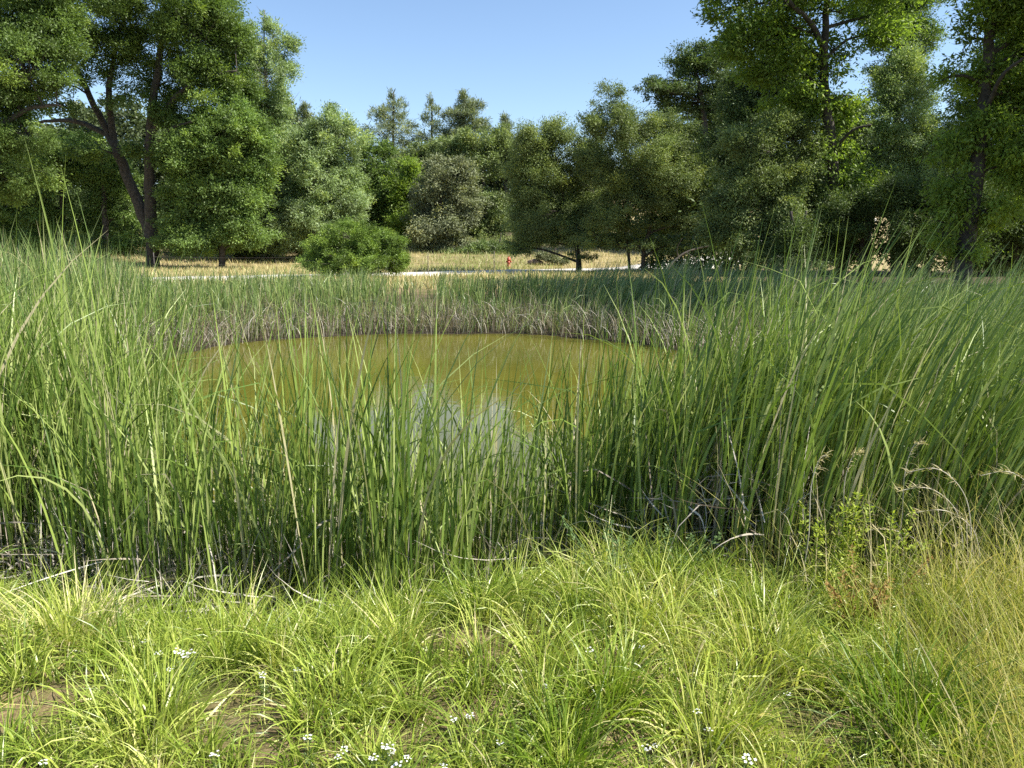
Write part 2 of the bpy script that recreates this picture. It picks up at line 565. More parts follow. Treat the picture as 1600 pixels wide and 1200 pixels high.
near = blades(base, g2.uniform(0, 6.28, m), g2.uniform(.3, .95, m), np.where(lie, g2.uniform(.9, 1.65, m), g2.uniform(0, .35, m)), g2.normal(0, .4, m),
              g2.uniform(.006, .014, m), 5, 1.3, 1, rnd=np.clip(g2.random(m) + .3 * (x < -1.3), 0, 1), kink=np.where(g2.random(m) < .2, 1.2, 0), seed=34)
gh = np.random.default_rng(36)
hx = np.concatenate([gh.normal(c, w, k) for c, w, k in ((-2.75, .28, 190), (-2.0, .24, 240), (-1.45, .15, 70), (1.0, .1, 26), (1.3, .12, 22))])
hy = reed_front(hx) + gh.uniform(-.14, .3, len(hx))
hk = len(hx)
heap = blades(np.stack([hx, hy, gz(hx, hy) + gh.uniform(0, .3, hk)], -1), gh.uniform(0, 6.28, hk), gh.uniform(.18, .5, hk), np.where(gh.random(hk) < .7, gh.uniform(.9, 1.7, hk), gh.uniform(.1, .7, hk)), gh.normal(0, .25, hk),
              gh.uniform(.006, .011, hk), 6, 1.3, .8, kink=np.where(gh.random(hk) < .25, 1.0, 0), rnd=gh.uniform(.45, 1, hk), seed=37)
v, q, at = join([far, near, heap])
tag(mesh('dead_reeds', v, q, M['thatch'], attrs=at, smooth=True), 'grey and tan dead reed thatch at the foot of the cattails', 'dead reeds', kind='stuff')

# ------------------------------------------------------------------ foreground grass
BARE = [(ground_hit(*p), r) for p, r in [((75, 1118), .17), ((25, 1135), .14), ((350, 1120), .2), ((420, 1105), .16), ((715, 1000), .17), ((690, 985), .12),
                                         ((1010, 1075), .13), ((1230, 1110), .18), ((1060, 1130), .14), ((960, 1185), .12), ((1330, 1130), .15)]]


def bare(x, y):
    k = np.zeros(len(x))
    for p, r in BARE:
        k = np.maximum(k, np.exp(-(((x - p[0]) / r) ** 2 + ((y - p[1]) / (r * .9)) ** 2) ** 1.3))
    return k


def dryness(x, y):
    """Yellow dry grass at the lower right."""
    return sm((x - 1.05 - .42 * (y - 2) + .1 * np.sin(5 * y)) / .6) * sm((3.7 - y) / .9)


def tuft_blades(cx, cy, k, r, L, g, seed, W=.007, lean=(.3, .45), curve=(1.1, .6)):
    idx = np.repeat(np.arange(len(cx)), k)
    m = len(idx)
    rr = np.broadcast_to(r, (len(cx),))[idx]
    a = g.uniform(0, 6.2832, m)
    q = np.sqrt(g.random(m))
    bx, by = cx[idx] + np.cos(a) * q * rr, cy[idx] + np.sin(a) * q * rr
    az = a + g.normal(0, .8, m)
    Lb = np.broadcast_to(L, (len(cx),))[idx] * g.uniform(.5, 1.15, m)
    base = np.stack([bx, by, gz(bx, by) - .01], -1)
    return blades(base, az, Lb, np.abs(g.normal(*lean, m)) * (.4 + q), np.abs(g.normal(*curve, m)) * (.5 + .8 * q), W * g.uniform(.6, 1.3, m), 5, 1.3, .8,
                  (.02, -.02), np.where(g.random(m) < .05, 1.2, 0), rnd=np.clip(g.normal(.42, .24, len(cx))[idx] + g.normal(0, .2, m), 0, 1), seed=seed, taper=.8)


g = np.random.default_rng(41)
n = 5200
x, y = g.uniform(-5.4, 5.4, n), g.uniform(.9, 4.1, n)
ok = (np.abs(x) < .75 * y + 2.0) & (y < reed_front(x) + .1) & (g.random(n) > bare(x, y) * 1.2) & (g.random(n) > dryness(x, y) * .7)
x, y = x[ok], y[ok]
keepi, px_, py_ = [], np.empty(0), np.empty(0)          # tufts keep their distance, leaving dark hollows between
for a in range(len(x)):
    if not len(px_) or np.min((px_ - x[a]) ** 2 + (py_ - y[a]) ** 2) > (.085 + .05 * g.random()) ** 2:
        px_, py_ = np.append(px_, x[a]), np.append(py_, y[a])
x, y = px_, py_
m = len(x)
lush = (.62 + .38 * sm((y - 2.0) / 1.2)) * (1 - .58 * sm((y - reed_front(x) + .6) / .5)) + .12 * np.sin(3 * x + 1) * np.sin(4 * y)
gr1 = tuft_blades(x, y, g.integers(38, 110, m), g.uniform(.03, .085, m), .35 * lush * g.uniform(.6, 1.25, m), g, 42)
n = 30000
x, y = g.uniform(-5.4, 5.4, n), g.uniform(.9, 4.2, n)
ok = (np.abs(x) < .75 * y + 2.0) & (y < reed_front(x) + .1) & (g.random(n) > bare(x, y) * 1.0) & (g.random(n) > dryness(x, y) * .6)
x, y = x[ok], y[ok]
m = len(x)
gr2 = blades(np.stack([x, y, gz(x, y) - .01], -1), g.uniform(0, 6.28, m), g.uniform(.05, .2, m), g.uniform(0, .8, m), g.uniform(0, 1.4, m), g.uniform(.0025, .006, m), 4, 1.2, .8, seed=43)
v, q, at = join([gr1, gr2])
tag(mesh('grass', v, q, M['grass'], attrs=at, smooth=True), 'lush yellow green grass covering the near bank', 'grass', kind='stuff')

n = 52000
x, y = g.uniform(.4, 6.2, n), g.uniform(.9, 4.3, n)
ok = (np.abs(x) < .75 * y + 2.4) & (g.random(n) < dryness(x, y) * .9 + .03)
x, y = x[ok], y[ok]
m = len(x)
dr = blades(np.stack([x, y, gz(x, y) - .01], -1), g.uniform(0, 6.28, m), g.uniform(.15, .5, m) + .3 * (g.random(m) < .12), g.uniform(.05, .55, m), g.uniform(0, 1.1, m), g.uniform(.002, .005, m), 5, 1.3, .6,
            (-.12, -.05), rnd=np.clip(g.normal(.45, .28, m), 0, 1), seed=44)
n = 9000                                            # thin dead grass lying over the bare soil
x, y = g.uniform(-3.4, 3.4, n), g.uniform(1.3, 4.2, n)
ok = (np.abs(x) < .75 * y + .5) & (g.random(n) < .12 + bare(x, y) * .55)
x, y = x[ok], y[ok]
m = len(x)
n = 520                                             # tall dead stems at the foot of the right reeds
xt, yt = g.uniform(1.25, 3.6, n), g.uniform(3.0, 3.75, n)
dt = blades(np.stack([xt, yt, gz(xt, yt) - .01], -1), g.uniform(0, 6.28, n), g.uniform(.3, .75, n), np.abs(g.normal(0, .22, n)), g.uniform(0, 1.6, n), g.uniform(.003, .006, n), 7, 2.2, .6,
            rnd=np.where(g.random(n) < .6, g.uniform(.97, 1, n), g.uniform(.3, .7, n)), kink=np.where(g.random(n) < .15, 1.3, 0), seed=46)
dl = blades(np.stack([x, y, gz(x, y) + .006], -1), g.uniform(0, 6.28, m), g.uniform(.06, .22, m), g.uniform(1.1, 1.6, m), g.uniform(-.2, .3, m), g.uniform(.002, .004, m), 4, 1, .5, seed=45)
v, q, at = join([dr, dl, dt])
tag(mesh('dry_grass', v, q, M['grass_dry'], attrs=at, smooth=True), 'dry yellow grass on the near bank at the right', 'dry grass', kind='stuff')

# far meadow and straw field
g = np.random.default_rng(51)
n = 90000
y = g.uniform(28, 74, n)
x = g.uniform(-1, 1, n) * (y * .62) - 4
keepm = (pond_d(x, y) > 5.2) & (road_d(x, y) > ROADW + .05 + .3 * g.random(n)) & (x < 9 + .4 * (y - 40))
x, y = x[keepm], y[keepm]
m = len(x)
greenp = sm(1 - np.abs(x + 2.5) / 8.5) * sm((y - 44) / 3)
isg = g.random(m) < greenp * .9 + .12
for sel, nm, mt, lab, hh in ((~isg, 'straw', 'straw', 'tan dry straw grass on the field beyond the pond', .3), (isg, 'meadow_grass', 'meadow', 'pale green meadow grass beyond the road', .38)):
    k = int(sel.sum())
    xs, ys = x[sel], y[sel]
    grow = 1 + .9 * sm((ys - 58) / 8)
    v, q, at = blades(np.stack([xs, ys, gz(xs, ys) - .02], -1), g.uniform(0, 6.28, k), g.uniform(.5, 1.2, k) * hh * grow, g.uniform(0, .4, k), g.uniform(0, .8, k), g.uniform(.02, .045, k), 3, 1.2, .8, seed=52)
    tag(mesh(nm, v, q, M[mt], attrs=at, smooth=True), lab, 'grass', kind='stuff')


# ------------------------------------------------------------------ trees
def unit(v):
    return v / (np.linalg.norm(v, axis=-1, keepdims=True) + 1e-9)


def ball(g, n, p=1 / 2.4):
    d = unit(g.normal(size=(n, 3)))
    return d * (g.random(n) ** p)[:, None]


def leaf_mesh(name, cl, rad, centre, k, L, W, mat, parent, g, droop=.15, flat=.7):
    """Diamond leaves spread over clumps (positions cl, radii rad)."""
    idx = np.repeat(np.arange(len(cl)), k)
    m = len(idx)
    # every clump is an elongated spray of twigs pointing out of the crown, ragged at its edge
    out0 = unit(unit(cl - centre) + g.normal(0, .55, cl.shape) + np.array([0, 0, .25]))
    sub = unit(out0[idx] + .55 * g.normal(size=(m, 3)).round(0))
    off = sub * (g.uniform(-.75, 1.0, m) * rad[idx] * 1.35)[:, None] + g.normal(0, .3, (m, 3)) * rad[idx][:, None]
    off[:, 2] *= flat
    p = cl[idx] + off
    outw = unit(off + .6 * (p - centre) / (np.linalg.norm(p - centre, axis=1, keepdims=True) + 1e-6) * rad[idx][:, None])
    ax = unit(outw * .7 + g.normal(0, .5, (m, 3)) - np.array([0, 0, droop]))
    nr = unit(outw * .45 + g.normal(0, .55, (m, 3)) + np.array([0, 0, .32]))
    sd = unit(np.cross(ax, nr))
    Ls = (L * 1.12 * g.uniform(.55, 1.5, m))[:, None]
    Ws = (W * g.uniform(.7, 1.2, m))[:, None]
    v = np.stack([p, p + ax * Ls * .45 + sd * Ws * .5, p + ax * Ls, p + ax * Ls * .45 - sd * Ws * .5], 1).reshape(-1, 3)
    r = np.clip(.5 + .27 * g.normal(size=len(cl))[idx] + .13 * g.normal(size=m), 0, 1)
    return mesh(name, v, np.arange(m * 4).reshape(-1, 4), mat, parent, attrs={'rnd': np.repeat(r, 4)})


def tree(name, label, y, trunks, blobs, mat, seed, leaf=None, shape=.5, lai=.5, rho=.8, cover=5.0, cat='tree', group=None, bark='bark',
         part='crown', droop=.15, twigs=.5, deep=.9, stray=0, swell=1.3):
    """trunks: lists of (photo x, photo y, radius m, depth offset); blobs: (photo x, photo y, rx, ry[, fill]) of the crown, at depth y."""
    g = np.random.default_rng(seed)
    s = y / F
    tr = []
    for t in trunks:
        pts = np.array([P(q[0], q[1], y + (q[3] if len(q) > 3 else 0)) for q in t])
        rad = np.array([q[2] for q in t], float)
        tr.append([pts, rad])
    b0 = tr[0][0]
    gzb = float(gz(b0[0][0], b0[0][1]))
    b0[0][2] = gzb - .15
    if len(b0) > 1 and b0[1][2] < gzb + .3:
        b0[1][2] = gzb + .5
    root = np.array([b0[0][0], b0[0][1], gzb])
    o = empty(name, root, label, cat, group)
    T = Tubes()
    nodes, nrad = [], []
    for pts, rad in tr:
        n = max(6, len(pts) * 4)
        c = spline(pts, n)
        c[1:-1] += g.normal(0, 1, (n - 2, 3)) * (rad.mean() * .12)
        rr = np.interp(np.linspace(0, 1, n), np.linspace(0, 1, len(rad)), rad)
        T.tube(c, rr, 8)
        nodes.append(c)
        nrad.append(rr)
    nodes, nrad = np.concatenate(nodes), np.concatenate(nrad)
    cls, crad, allc = [], [], []
    for bl in blobs:
        cx, cyy, rx, ry = bl[:4]
        fill = bl[4] if len(bl) > 4 else 1.0
        c = P(cx, cyy, y) + np.array([0, g.uniform(-.5, .5) * rx * s, 0])
        R3 = np.array([rx * s, rx * s * deep, ry * s]) * swell * g.uniform(.88, 1.12, 3)
        r0 = .78 * min(rho, .55 * min(R3[0], R3[2]) + .12)
        k = max(3, int(cover * 1.1 * fill * R3[0] * R3[2] / r0 ** 2))
        pos = c + ball(g, k, 1 / 2.6) * np.maximum(R3 - r0 * .7, .1)
        rk = r0 * g.uniform(.4, 1.15, k) ** 1.0
        o_ = g.random(k) < .27                      # loose outlying sprays roughen the outline
        pos[o_] = c + (pos[o_] - c) * g.uniform(1.05, 1.28, (int(o_.sum()), 1))
        rk[o_] *= .55
        cls.append(pos)
        crad.append(rk)
        allc.append(c)
        # the limb that carries this part of the crown
        dist = np.linalg.norm(nodes - c, axis=1) + 1.2 * np.clip(nodes[:, 2] - c[2] + .2 * np.linalg.norm(nodes[:, :2] - c[:2], axis=1), 0, None)
        a = int(np.argmin(dist))
        st = nodes[a]
        r1 = min(nrad[a] * .6, .02 + .03 * np.linalg.norm(c - st))
        mid = st * .5 + c * .5 + np.array([0, 0, .08 * np.linalg.norm(c - st)]) + g.normal(0, .06 * np.linalg.norm(c - st), 3)
        cur = spline([st, mid, c], 7)
        T.tube(cur, np.linspace(r1, .025, 7), 6, False)
        for pp in pos[g.random(k) < twigs]:
            st2 = cur[g.integers(3, 7)]
            md = (st2 + pp) / 2 + g.normal(0, .1 * np.linalg.norm(pp - st2), 3)
            T.tube(np.array([st2, md, pp]), (.022, .014, .006), 3, False)
        for _ in range(int(stray * k)):
            dd = unit(g.normal(size=3) + np.array([0, 0, .4]))
            e = c + dd * R3 * 1.25
            T.tube(np.array([c, (c + e) / 2 + g.normal(0, .2, 3), e]), (.02, .014, .006), 3, False)
    cls, crad = np.concatenate(cls), np.concatenate(crad)
    ctr = np.mean(allc, axis=0)
    L = .86 * (leaf or (.03 + .0028 * y))
    W = L * shape
    k = np.maximum(3, (2.9 * lai * math.pi * crad ** 2 / (.5 * L * W)).astype(int))
    tro = T.build('trunk', M[bark], o)
    lf = leaf_mesh(part, cls, crad, ctr, k, L, W, M[mat], o, g, droop)
    for ch in (tro, lf):
        ch.matrix_parent_inverse = o.matrix_world.inverted()
        ch.data.transform(__import__('mathutils').Matrix.Translation(-o.location))
        ch.matrix_parent_inverse.identity()
    return o


# --- left side
tree('broadleaf_tree', 'leafy green tree cut by the left picture edge beside the big forked tree', 42,
     [[(-75, 405, .38), (-70, 250, .32), (-40, 120, .22), (10, 30, .1)], [(-72, 290, .25), (-20, 215, .2), (45, 170, .12), (95, 165, .05)]],
     [(-10, 265, 60, 40), (0, 40, 70, 55), (50, 105, 60, 50), (-60, 90, 80, 80), (70, 50, 45, 50), (10, 150, 55, 35, .7), (-40, 200, 60, 50), (40, -30, 80, 45), (90, 130, 25, 25, .6), (40, 210, 50, 25, .6)], 'broad', 101)
tree('broadleaf_tree', 'low leafy tree with two dark stems left of the forked trunk', 54,
     [[(165, 405, .25), (163, 330, .2), (160, 250, .12), (150, 220, .05)], [(100, 405, .22), (98, 320, .17), (92, 250, .1)]],
     [(110, 235, 50, 32), (50, 260, 60, 40), (140, 290, 38, 35, .8), (60, 320, 55, 32, .8), (10, 310, 50, 45), (120, 345, 40, 25, .7), (180, 265, 28, 30, .6), (190, 330, 34, 34, .6), (150, 375, 50, 18, .7), (50, 375, 60, 18, .7), (215, 378, 30, 16, .6)], 'broad_light', 102)
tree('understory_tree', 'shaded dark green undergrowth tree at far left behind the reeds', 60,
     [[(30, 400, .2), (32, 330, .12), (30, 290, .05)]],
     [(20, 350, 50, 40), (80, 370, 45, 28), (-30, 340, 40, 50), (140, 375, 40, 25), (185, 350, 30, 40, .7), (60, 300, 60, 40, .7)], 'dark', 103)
tree('forked_tree', 'huge green tree with a thick forked trunk leaning left', 50,
     [[(238, 412, .46), (236, 350, .4), (233, 270, .34), (234, 200, .28), (246, 110, .22), (262, 10, .1)],
      [(236, 372, .38), (212, 310, .36, .5), (185, 240, .32, .8), (163, 195, .24, 1), (130, 130, .18, 1.2), (100, 70, .08, 1)],
      [(178, 225, .24, .8), (170, 150, .2, .6), (182, 70, .12, .4), (205, 0, .06)],
      [(172, 212, .2, 1), (120, 190, .15, 1.6), (70, 190, .1, 2), (30, 200, .05, 2.2)],
      [(234, 245, .16), (262, 205, .1, -1), (300, 190, .06, -2)],
      [(235, 215, .2), (275, 150, .16, -.8), (330, 120, .1, -1.2), (370, 110, .05, -1.4)]],
     [(180, 35, 60, 50), (250, 30, 70, 60), (320, 55, 60, 55), (250, 125, 50, 42), (330, 130, 55, 45), (352, 95, 35, 45), (145, 105, 45, 35, .5), (300, 190, 45, 34), (268, 178, 30, 28),
      (118, 55, 40, 40, .8), (205, 90, 40, 38, .6), (358, 178, 42, 40), (385, 135, 26, 30, .8), (375, 60, 30, 30, .8), (230, -40, 130, 50), (90, 160, 40, 24, .45), (190, 150, 30, 24, .35), (335, 20, 40, 40), (215, 230, 22, 25, .4), (262, 240, 26, 30, .8), (280, 300, 26, 40, .8), (140, 235, 34, 18, .5), (100, 130, 30, 24, .4)], 'broad', 104, rho=.95, swell=1.16)
tree('ash_tree', 'mid green rounded tree with low hanging foliage right of the forked trunk', 49,
     [[(345, 402, .22), (348, 330, .19), (345, 260, .13), (335, 200, .06)]],
     [(325, 235, 48, 42), (370, 220, 38, 40), (300, 280, 40, 38), (330, 320, 42, 36, .9), (285, 345, 36, 38), (300, 378, 45, 20), (350, 280, 38, 38), (262, 310, 20, 26, .6), (400, 290, 24, 34), (270, 368, 30, 24), (325, 378, 40, 18), (290, 240, 40, 36), (395, 240, 34, 46), (385, 190, 30, 34), (320, 190, 42, 30), (385, 330, 30, 44), (395, 370, 30, 20, .8), (365, 365, 30, 22)], 'broad_light', 105)
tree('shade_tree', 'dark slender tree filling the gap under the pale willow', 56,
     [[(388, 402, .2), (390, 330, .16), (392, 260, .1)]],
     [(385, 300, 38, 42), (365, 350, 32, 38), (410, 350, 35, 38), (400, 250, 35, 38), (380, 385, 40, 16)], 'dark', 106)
tree('tall_willow', 'tall pale willow with a thin ragged top against the sky', 58,
     [[(420, 402, .28), (425, 300, .24), (420, 190, .15), (412, 90, .07), (414, 15, .02)]],
     [(405, 70, 32, 28, .6), (438, 88, 24, 32, .55), (418, 125, 38, 34, .8), (438, 178, 26, 36, .8), (420, 42, 18, 18, .5), (420, 235, 36, 38), (445, 290, 36, 36), (435, 345, 36, 32), (414, 35, 9, 18, .3), (395, 110, 22, 28, .7), (450, 245, 18, 28), (392, 180, 25, 35)],
     'willow', 107, shape=.4, swell=1.2, stray=.12, bark='pale_bark')
tree('willow_tree', 'broad pale green willow behind the round dark bush', 56,
     [[(505, 405, .26), (508, 330, .22), (515, 250, .14), (520, 185, .05)]],
     [(520, 195, 28, 24), (495, 228, 32, 32), (540, 228, 30, 30, .9), (500, 278, 44, 38), (540, 285, 26, 40), (470, 312, 34, 34), (510, 335, 40, 34), (455, 362, 40, 26), (430, 380, 40, 14), (470, 385, 40, 12), (555, 320, 22, 32, .9), (480, 240, 22, 28), (520, 175, 10, 10, .6), (480, 350, 44, 30), (440, 330, 30, 34), (520, 380, 60, 18)],
     'willow', 108, shape=.4, stray=.03)
tree('poplar_tree', 'narrow bright green tree left of the grey leaved oak', 66,
     [[(640, 395, .16), (640, 320, .12), (638, 255, .05)]],
     [(640, 265, 16, 20), (642, 300, 20, 28), (634, 345, 24, 30), (640, 380, 24, 16), (625, 290, 16, 22)], 'sunny', 109)
tree('broadleaf_tree', 'mid green leaning tree between the pale willow and the narrow bright tree', 68,
     [[(595, 398, .2), (590, 330, .15), (585, 260, .07)]],
     [(585, 255, 26, 26, .8), (562, 300, 26, 34), (602, 300, 26, 34), (580, 345, 36, 30), (612, 350, 22, 30), (570, 225, 14, 18, .5), (605, 235, 16, 18, .6), (560, 250, 18, 20, .7)], 'broad', 110)
tree('grey_oak', 'grey green oak with drooping silvery foliage in the middle distance', 62,
     [[(690, 396, .24), (690, 340, .2), (688, 280, .1)]],
     [(690, 280, 36, 36), (716, 308, 30, 32), (672, 320, 30, 36), (700, 350, 34, 28), (668, 362, 26, 24), (695, 378, 40, 14), (720, 270, 22, 22, .8), (735, 330, 14, 22, .8)], 'grey_olive', 111)
tree('oak_tree', 'olive oak with layered clumps and dark hollows below the pines', 70,
     [[(760, 390, .28), (758, 330, .22), (752, 260, .12)]],
     [(742, 225, 40, 24), (715, 240, 26, 22), (778, 222, 26, 24), (752, 262, 34, 20, .8), (768, 312, 30, 18), (775, 345, 26, 18), (740, 345, 24, 24), (752, 372, 50, 14), (735, 290, 18, 18, .8), (795, 250, 16, 26)], 'olive', 112)
tree('oak_tree', 'small olive oak peeping out between grey oak and pines', 80,
     [[(665, 390, .22), (665, 320, .16), (662, 250, .07)]],
     [(660, 245, 28, 20), (690, 238, 24, 20), (640, 255, 20, 18), (650, 285, 30, 26), (690, 265, 26, 24)], 'olive', 113)
# pines on the rise behind
for px, top, bot, hw, nm, lab, sd, fl in ((614, 143, 262, 27, 'pine', 'airy grey green pine, leftmost of the three tall pines on the skyline', 120, .55),
                                          (674, 152, 262, 17, 'pine', 'thin sparse pine standing between the two fuller skyline pines', 121, .45),
                                          (725, 145, 262, 25, 'pine', 'dense conical pine, rightmost of the three tall pines on the skyline', 122, 1.1),
                                          (790, 182, 265, 17, 'pine', 'short pointed pine poking up left of the dark mid oak', 123, .9),
                                          (478, 166, 270, 16, 'pine', 'dark pine tip just visible between the two pale willows', 124, .9)):
    bl = []
    for k in range(9):
        f = k / 8
        w = hw * 1.75 * (.2 + .8 * min(1, f * 1.7) ** .7) * (.8 + .4 * ((k * 7 + sd) % 5) / 4)
        bl.append((px + (k % 2 * 2 - 1) * w * .28, top + 6 + (bot - top) * f, w * .8, (bot - top) / 9 * .8, fl))
    tree(nm, lab, 95, [[(px, 395, .32), (px, 300, .26), (px + 1, top, .04)]], bl, 'pine', sd, leaf=.42, shape=.2, rho=.9, lai=.4, cover=6, group='pines on the skyline', droop=-.1)
# --- centre right oaks
tree('oak_tree', 'dark green oak with a single dark trunk rising beside the road', 45,
     [[(905, 424, .17), (903, 395, .15), (893, 350, .12), (875, 290, .08), (860, 230, .04)], [(903, 385, .1), (925, 350, .08), (940, 310, .04)]],
     [(842, 228, 38, 32), (868, 212, 30, 20), (832, 280, 38, 40), (878, 270, 40, 44), (850, 335, 44, 30), (900, 330, 36, 30), (818, 250, 20, 30), (855, 375, 42, 16, .6), (915, 375, 30, 14, .45), (815, 320, 18, 28), (905, 400, 26, 9, .3), (830, 360, 34, 22), (880, 365, 44, 18), (812, 385, 26, 14, .6), (915, 290, 34, 44), (920, 235, 24, 30), (925, 340, 30, 24)], 'olive', 130, leaf=.11)
tree('oak_tree', 'large olive oak with a ragged spire and two slim leaning trunks', 42,
     [[(1005, 424, .13), (1006, 395, .12), (1014, 360, .1), (1020, 300, .07), (1000, 220, .04)], [(984, 424, .09, .6), (980, 380, .08, .6), (972, 330, .05, .6), (955, 250, .03)]],
     [(948, 165, 26, 32, .45), (930, 198, 26, 24, .6), (975, 205, 42, 34), (1028, 205, 42, 30), (1068, 218, 30, 26), (958, 265, 42, 40), (1020, 258, 46, 40), (1078, 262, 26, 34), (978, 318, 40, 32), (1040, 316, 42, 30), (1010, 352, 46, 14, .7),
      (920, 250, 22, 30), (1085, 310, 22, 22), (965, 140, 14, 18, .4), (1050, 345, 26, 18, .6), (950, 345, 34, 22, .8), (1075, 350, 34, 24, .7), (990, 375, 44, 14, .4), (1060, 385, 40, 14, .4), (930, 375, 26, 16, .5), (1000, 385, 50, 10, .35), (1050, 290, 50, 40)], 'olive', 131, leaf=.105, stray=.03)
tree('dark_oak', 'very dark tall oak rising behind the olive oak on the right', 60,
     [[(1110, 410, .4), (1108, 300, .33), (1100, 180, .2), (1085, 100, .08)]],
     [(1082, 98, 34, 22), (1040, 142, 36, 16), (1110, 120, 36, 34), (1088, 160, 50, 24), (1145, 165, 44, 44), (1140, 75, 28, 34), (1020, 130, 16, 10, .7), (1120, 270, 40, 60)], 'dark', 132)
tree('cottonwood', 'bright leaved cottonwood showing through behind the dark right hand oak', 66,
     [[(1130, 405, .3), (1130, 280, .24), (1125, 200, .1)]],
     [(1120, 215, 34, 34), (1130, 260, 34, 40), (1100, 290, 30, 36), (1160, 240, 40, 50)], 'sunny', 133)
# --- right side, near trees
tree('cottonwood', 'very tall cottonwood with a dark branching trunk and sky showing through', 30,
     [[(1318, 440, .28), (1308, 330, .25), (1298, 220, .21), (1288, 120, .17), (1291, 10, .12), (1296, -90, .06)], [(1292, 90, .12), (1270, 40, .1, -.5), (1232, 0, .07, -1), (1200, -60, .04, -1.2)],
      [(1300, 240, .07), (1330, 205, .05, -1), (1362, 195, .03, -1.4)]],
     [(1130, 15, 32, 24, .6), (1190, 45, 44, 34), (1240, 85, 40, 34), (1185, 108, 40, 30), (1310, 20, 42, 28, .5), (1285, 115, 38, 28, .7), (1250, 150, 50, 28), (1370, 55, 40, 28, .6), (1395, 15, 46, 26, .6), (1335, 150, 28, 20, .4),
      (1225, 5, 56, 26), (1290, -60, 120, 45), (1160, -30, 60, 30), (1400, -40, 60, 40), (1240, 45, 44, 34), (1300, 165, 44, 30), (1310, 70, 30, 30, .6), (1150, 60, 40, 40), (1300, 230, 40, 34, .8), (1330, 290, 34, 34, .7)], 'sunny', 140, leaf=.16, lai=.34, rho=.75)
tree('olive_tree', 'dense olive green tree with a pale sunlit tuft facing the pond', 30,
     [[(1215, 440, .16), (1212, 360, .14), (1205, 280, .1), (1208, 210, .05)]],
     [(1212, 195, 30, 28), (1170, 228, 42, 40), (1190, 285, 48, 42), (1140, 315, 38, 42), (1245, 270, 42, 42), (1205, 345, 50, 34), (1150, 372, 40, 26), (1270, 325, 38, 40), (1258, 212, 34, 32), (1195, 390, 50, 20, .8), (1105, 350, 26, 30, .8)], 'olive', 141, leaf=.105, rho=.6)
tree('pale_oak', 'pale green tree in the middle of the right hand grove', 31,
     [[(1357, 440, .15), (1358, 340, .13), (1372, 250, .1), (1400, 150, .05)]],
     [(1420, 100, 28, 28, .9), (1428, 145, 38, 32), (1400, 198, 44, 38), (1382, 148, 26, 32), (1448, 212, 34, 36), (1340, 222, 44, 42), (1385, 268, 46, 40), (1440, 262, 34, 32), (1330, 280, 36, 34)], 'willow', 142, leaf=.1, shape=.45, rho=.6, lai=.42)
tree('cottonwood', 'tall shady cottonwood with a straight dark trunk near the right edge', 21.5,
     [[(1500, 450, .26), (1515, 340, .23), (1532, 220, .19), (1541, 120, .15), (1552, 10, .12), (1556, -150, .1), (1560, -330, .05)], [(1538, 180, .07), (1565, 120, .05, -.8), (1600, 90, .03, -1)]],
     [(1545, 25, 44, 32), (1590, 20, 44, 32), (1602, 88, 46, 40), (1508, 62, 28, 34, .5), (1530, 118, 30, 30, .7), (1590, 168, 46, 40), (1520, 190, 26, 30, .6), (1645, 130, 46, 80), (1560, 240, 44, 36), (1600, 262, 50, 50), (1560, -60, 110, 50), (1700, 40, 60, 80), (1570, 130, 40, 34), (1500, 230, 34, 40), (1560, -10, 60, 40), (1540, 200, 34, 34), (1490, 290, 34, 40), (1530, 330, 44, 30, .7), (1505, 385, 40, 26, .8), (1470, 350, 34, 40, .6), (1480, 120, 24, 24, .5), (1560, -150, 120, 60), (1580, -250, 110, 70), (1560, -350, 90, 60)],  # topmost blobs, out of view, added so its shadow reaches the far reeds
     'sunny', 143, leaf=.135, rho=.6, lai=.33)
tree('oak_tree', 'tall olive oak rising behind the pale green tree on the right', 44,
     [[(1400, 425, .3), (1400, 250, .24), (1405, 100, .15), (1410, 20, .06)]],
     [(1330, 215, 44, 44), (1400, 120, 40, 44), (1440, 60, 34, 34, .8), (1380, 60, 30, 30, .6), (1460, 250, 44, 50), (1400, 230, 50, 60), (1540, 290, 40, 40), (1420, 10, 44, 34), (1360, 10, 40, 30, .7)], 'broad', 156, leaf=.15)
tree('oak_tree', 'broad shady oak behind the straight trunk at the right edge', 40,
     [[(1580, 430, .3), (1580, 250, .24), (1590, 100, .12)]],
     [(1560, 130, 50, 50), (1620, 180, 60, 60), (1540, 220, 40, 50), (1600, 280, 60, 60), (1660, 80, 60, 70), (1590, 60, 40, 44)], 'broad', 157, leaf=.14)
tree('oak_tree', 'wide dark oak closing the gap between the dense olive tree and the tall cottonwood', 42,
     [[(1240, 425, .3), (1240, 250, .22), (1240, 120, .12)]],
     [(1180, 150, 44, 44), (1250, 190, 50, 50), (1300, 260, 50, 50), (1220, 110, 44, 34), (1280, 320, 50, 44), (1160, 230, 40, 50), (1330, 320, 40, 50)], 'dark', 158, leaf=.14)
